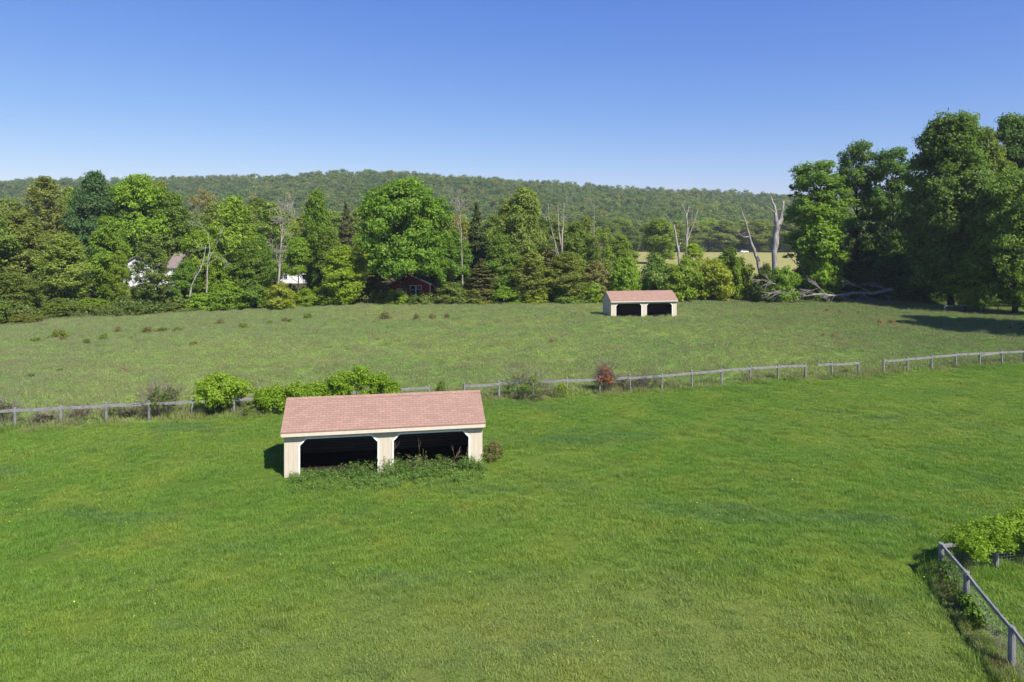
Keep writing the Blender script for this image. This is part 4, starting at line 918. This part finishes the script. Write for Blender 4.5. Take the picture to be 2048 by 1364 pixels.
def grass_field():
    rg = np.random.default_rng(77); pr = []
    for k in range(4):      # short paddock grass
        V, v, _ = blades(rg, 700, .62, .155, .0105, 1.2); pr.append(quads_mesh('paddock_grass', V, M['grass'], {'var': v}))
    for k in range(4):      # taller field grass with pale seed heads
        V, v, tip = blades(rg, 380, .62, .25, .018, 1.1); me = quads_mesh('field_grass', V, M['grass'], {'var': v})
        s = tip[rg.random(len(tip)) < .16]; n = len(s); Nn = unit(rg.normal(size=(n, 3)) * np.array([1, 1, .15])); C = s + np.array([0, 0, .04])
        up = np.tile(np.array([0, 0, .06]), (n, 1)); b = np.cross(Nn, up); b = unit(b) * .012
        Q = np.stack([C - up, C + b, C + up, C - b], 1)
        V2 = np.concatenate([V, Q]); me = quads_mesh('field_grass', V2, M['grass'], {'var': np.concatenate([v, rg.random(n)])})
        me.materials.append(M['seed']); mi = np.zeros(len(V2), np.int32); mi[len(V):] = 1; me.polygons.foreach_set('material_index', mi); pr.append(me)
    pts = []
    for lo, hi, den in ((12.5, 30, 3.4), (30, 60, 2.8), (60, 120, 2.2)):
        area = .84 * (hi * hi - lo * lo) + 6 * (hi - lo); n = int(area * den)
        y = np.sqrt(lo * lo + (hi * hi - lo * lo) * rg.random(n)); x = (rg.random(n) * 2 - 1) * (.84 * y + 3)
        pts.append(np.stack([x, y], 1))
    P = np.concatenate(pts); x, y = P[:, 0], P[:, 1]
    edge = np.minimum(112 + .17 * x, 127 + .7 * x) + 4.5; keep = y < edge
    for sx, sy, a in (NEAR, FAR):
        dx, dy = x - sx, y - sy; lx = dx * math.cos(a) + dy * math.sin(a); ly = -dx * math.sin(a) + dy * math.cos(a)
        keep &= ~((np.abs(lx) < SW / 2 + .05) & (ly > -.35) & (ly < SD + .4))
    x, y = x[keep], y[keep]; n = len(x); upper = (y - (47.0 + .28 * x) + rg.normal(size=n) * .5) > 0
    idx = np.where(upper, 4 + rg.integers(0, 4, n), rg.integers(0, 4, n))
    lump = .5 + .5 * np.sin(x * .9 + 2 * np.sin(y * .37)) * np.sin(y * 1.1 + 2 * np.sin(x * .31)); s = .8 + .3 * rg.random(n)
    hz = (.72 + .42 * lump ** 2 + .35 * rg.random(n)) * np.where(upper, 1.0, 1.0)
    hz *= np.where((rg.random(n) < .04), 1.8, 1)
    fd = np.abs(y - (47.0 + .28 * x)); hz *= 1 + .9 * np.exp(-(fd / .7) ** 2)
    def seg(ax, ay, bx, by):
        t = np.clip(((x - ax) * (bx - ax) + (y - ay) * (by - ay)) / ((bx - ax) ** 2 + (by - ay) ** 2), 0, 1); return np.hypot(x - ax - t * (bx - ax), y - ay - t * (by - ay))
    cd = np.minimum(seg(13.6, 22.4, 11.6, 14.6), seg(13.72, 22.5, 20, 23.8)); hz *= 1 + 1.5 * np.exp(-(cd / .45) ** 2) * rg.random(n)
    worn = np.exp(-(((x - 1.8) / 8) ** 2 + ((y - 18.4) / 3) ** 2)); hz *= 1 - .45 * worn
    scatter('grass', np.stack([x, y, G(x, y)], 1), rg.random(n) * 6.28, np.stack([s, s, hz], 1), idx, pr)
grass_field()
def undergrowth():
    rg = np.random.default_rng(78); pr = []
    for k in range(4):
        n = 40; cen = np.stack([rg.normal(size=n) * .55, rg.normal(size=n) * .55, .15 + .55 * rg.random(n)], 1)
        V, v, cl = clusters_to_leaves(rg, cen, np.full(n, .3), 26, .085, np.array([0, 0, -.2])); pr.append(quads_mesh('undergrowth', V, M['under'], {'var': v, 'cl': cl}))
    n = 2600; u = rg.random(n) * 2080 - 30; y0 = np.interp(u, [-30, 100, 300, 400, 600, 800, 1000, 1200, 1500, 1700, 2050], [84, 90, 96, 100, 106, 109, 110, 113, 118, 115, 104])
    y = y0 + rg.random(n) ** 1.3 * 22 + 1.2 * np.sin(u * .08) + .6 * np.sin(u * .31); x = (u - CX) / F * y; s = .7 + .9 * rg.random(n)
    pat = np.sin(u * .045) + np.sin(u * .13 + 1) * .7 + np.sin(u * .021 + 2 + (y - y0) * .5)
    k = ~((u > 1470) & (u < 1850) & (y < y0 + 1.5)) & ((pat + .8 * rg.normal(size=n) > -.2) | (y > y0 + 5)); x, y, s = x[k], y[k], s[k]; n = len(x)
    scatter('undergrowth', np.stack([x, y, G(x, y)], 1), rg.random(n) * 6.28, np.stack([s, s, s * (.3 + 1.5 * rg.random(n) ** 2)], 1), rg.integers(0, 4, n), pr)
undergrowth()
def hill_forest():
    rg = np.random.default_rng(79); pr = []
    for k in range(6):
        H = 15 + 3 * rg.random(); R = 5.0 + 1.3 * rg.random(); nc = 30
        cen = crown_clusters(rg, nc, H - 1.2, R - 1.2, 1.5, ('round', 'oval', 'tall')[k % 3], .5); V, v, cl = clusters_to_leaves(rg, cen, 1.5 + 1.1 * rg.random(nc), 60, .42, np.array([0, 0, H * .45]), .95, .40, 15, .42)
        pr.append(quads_mesh('hill_forest', V, M['forest'], {'var': v, 'cl': cl}))
    pts = []
    y = 190.0
    while y < 960:
        st = 6.4 + .0034 * y; hw = .92 * y + 30; m = int(2 * hw / st); x = np.linspace(-hw, hw, m) + rg.normal(size=m) * st * .45; yy = y + rg.normal(size=m) * st * .45
        px = CX + F * x / y; ok = (y > 448) | ((px < 1120 - (y - 190) * .1) & (y > 225)) | (px > 2090) & (y > 150)
        pts.append(np.stack([x, yy], 1)[ok]); y += st * (1.0 if y > 440 else 1.6)
    P = np.concatenate(pts); x, y = P[:, 0], P[:, 1]; n = len(x); s = .70 + .62 * rg.random(n) ** 1.3
    scatter('hill_forest', np.stack([x, y, G(x, y) - .5], 1), rg.random(n) * 6.28, np.stack([s, s, .72 + .36 * rg.random(n) + .16 * (s - .9)], 1), rg.integers(0, 6, n), pr)
hill_forest()
def weeds():
    """leafy weeds and dry stalks along the open front of the near shed"""
    rg = np.random.default_rng(80); sx, sy, a = NEAR; n = 360
    lx = rg.random(n) * SW * .97 - SW / 2 + .25; ly = -.1 - 2.1 * rg.random(n) ** 2.0 + .3 * rg.random(n)
    hh = (.22 + .42 * np.interp(lx, [-4.5, -3, -1.5, 0, 1.2, 2.8, 4.4], [.15, .25, .6, .95, 1.0, 1.3, .8])) * (.25 + 1.0 * rg.random(n) ** 1.5) * np.interp(ly, [-2.2, -1.2, -.4, .2], [.25, .45, 1, .9])
    P = np.stack([sx + lx * math.cos(a) - ly * math.sin(a), sy + lx * math.sin(a) + ly * math.cos(a)], 1); z = G(P[:, 0], P[:, 1])
    cs, rs = [], []
    for k in range(n):
        for j in range(3):
            cs.append((P[k, 0] + rg.normal() * .08, P[k, 1] + rg.normal() * .08, z[k] + hh[k] * (.3 + .7 * (j + 1) / 3))); rs.append(.13 + .06 * rg.random())
    V, v, cl = clusters_to_leaves(rg, np.array(cs), np.array(rs), 30, .031, np.array([sx, sy - 1, -.6]), 1.0, .35, 5, .4)
    ob = link('weeds', quads_mesh('weeds', V, M['leaf'], {'var': v, 'cl': cl})); ob.color = (.150, .245, .060, 1)
    tag(ob, kind='stuff')
    mb = MB()
    for k in range(5):
        lx = rg.choice([rg.uniform(-4.6, 4.4), rg.uniform(.6, 4.2)]); ly = rg.uniform(-.5, .1); x, y = sx + lx * math.cos(a) - ly * math.sin(a), sy + lx * math.sin(a) + ly * math.cos(a); q = Vector((x, y, float(G(x, y))))
        branch(mb, rg, q, Vector((rg.normal() * .25, rg.normal() * .2, 1)), rg.uniform(.5, 1.05), .0035, 2, .5, 3, .3, 3, 3, .002)
    tag(mb.build('dry_weed_stalks', M['straw']), kind='stuff')
weeds()
def dandelions():
    rg = np.random.default_rng(81); n = 2200; y = np.sqrt(13 ** 2 + (46 ** 2 - 13 ** 2) * rg.random(n)); x = (rg.random(n) * 2 - 1) * .8 * y
    f = np.sin(x * .5 + 1) * np.sin(y * .4) + .5 * np.sin(x * 1.3 + y); k = (f + .5 * rg.normal(size=n) > .75) & (y < 46 + .28 * x)
    x, y = x[k], y[k]; n = len(x); C = np.stack([x, y, G(x, y) + .16 + .05 * rg.random(n)], 1); Nn = unit(rg.normal(size=(n, 3)) * .3 + np.array([0, -.2, 1])); V = cards(rg, C, Nn, (.012 + .010 * rg.random(n)), .95)
    tag(link('dandelions', quads_mesh('dandelions', V, M['yellow'])), kind='stuff')
dandelions()

# ------------------------------------------------------------------ air
def haze(dens):
    m, nt = newmat('thin_air'); n = N(nt); v = n.node('ShaderNodeVolumePrincipled')
    v.inputs['Color'].default_value = (.70, .78, .90, 1); v.inputs['Density'].default_value = dens; v.inputs['Anisotropy'].default_value = 0.0
    o = n.node('ShaderNodeOutputMaterial'); nt.links.new(v.outputs[0], o.inputs['Volume'])
    mb = MB(); mb.box((0, 1540, 69.5), (5400, 3400, 161)); ob = mb.build('haze', m); tag(ob, kind='stuff')
HAZE = 0.00016
if HAZE: haze(HAZE)

# ------------------------------------------------------------------ camera, sky, sun
cam = bpy.data.cameras.new('camera'); co = bpy.data.objects.new('camera', cam); COL.objects.link(co); S.camera = co
co.location = (0, 0, CH); co.rotation_euler = (math.pi / 2, 0, 0); cam.sensor_fit = 'HORIZONTAL'; cam.sensor_width = 36; cam.lens = 36 * F / 2048
cam.shift_y = -(682 - HY) / 2048; cam.clip_start = .1; cam.clip_end = 6000
w = bpy.data.worlds.new('World'); S.world = w; w.use_nodes = True; nt = w.node_tree; nt.nodes.clear()
sk = nt.nodes.new('ShaderNodeTexSky'); sk.sky_type = 'NISHITA'; sk.sun_disc = False; sk.sun_elevation = SUN_EL; sk.sun_rotation = math.pi - SUN_AZ
sk.air_density = 1.0; sk.dust_density = 0; sk.ozone_density = 6
n = N(nt); sp = n.node('ShaderNodeSeparateColor'); n.put(sp.inputs[0], sk.outputs[0]); cb = n.node('ShaderNodeCombineColor')
for k, (pw, kk) in enumerate(((1.30, .84), (1.04, .600), (.5, .580))):   # clear, deep polarised blue overhead paling to the horizon
    n.put(cb.inputs[k], n.math('MULTIPLY', n.math('POWER', n.math('MULTIPLY', sp.outputs[k], .1), pw), kk * 10))
bg = nt.nodes.new('ShaderNodeBackground'); bg.inputs[1].default_value = .1; wo = nt.nodes.new('ShaderNodeOutputWorld')
nt.links.new(cb.outputs[0], bg.inputs[0]); nt.links.new(bg.outputs[0], wo.inputs[0])
sl = bpy.data.lights.new('sun', 'SUN'); sl.energy = 4.5; sl.angle = math.radians(.53); sl.color = (1, .95, .87); so = bpy.data.objects.new('sun', sl); COL.objects.link(so)
sd = Vector((math.sin(SUN_AZ) * math.cos(SUN_EL), -math.cos(SUN_AZ) * math.cos(SUN_EL), math.sin(SUN_EL)))
so.rotation_euler = sd.to_track_quat('Z', 'Y').to_euler(); so.location = (40, -40, 60)
vs = S.view_settings; vs.view_transform = 'Standard'; vs.look = 'None'; vs.exposure = 0.9; vs.gamma = 1; vs.use_curve_mapping = False
cy = S.cycles; cy.max_bounces = 6; cy.diffuse_bounces = 4; cy.glossy_bounces = 2; cy.transmission_bounces = 4; cy.use_denoising = True; cy.sample_clamp_indirect = 4
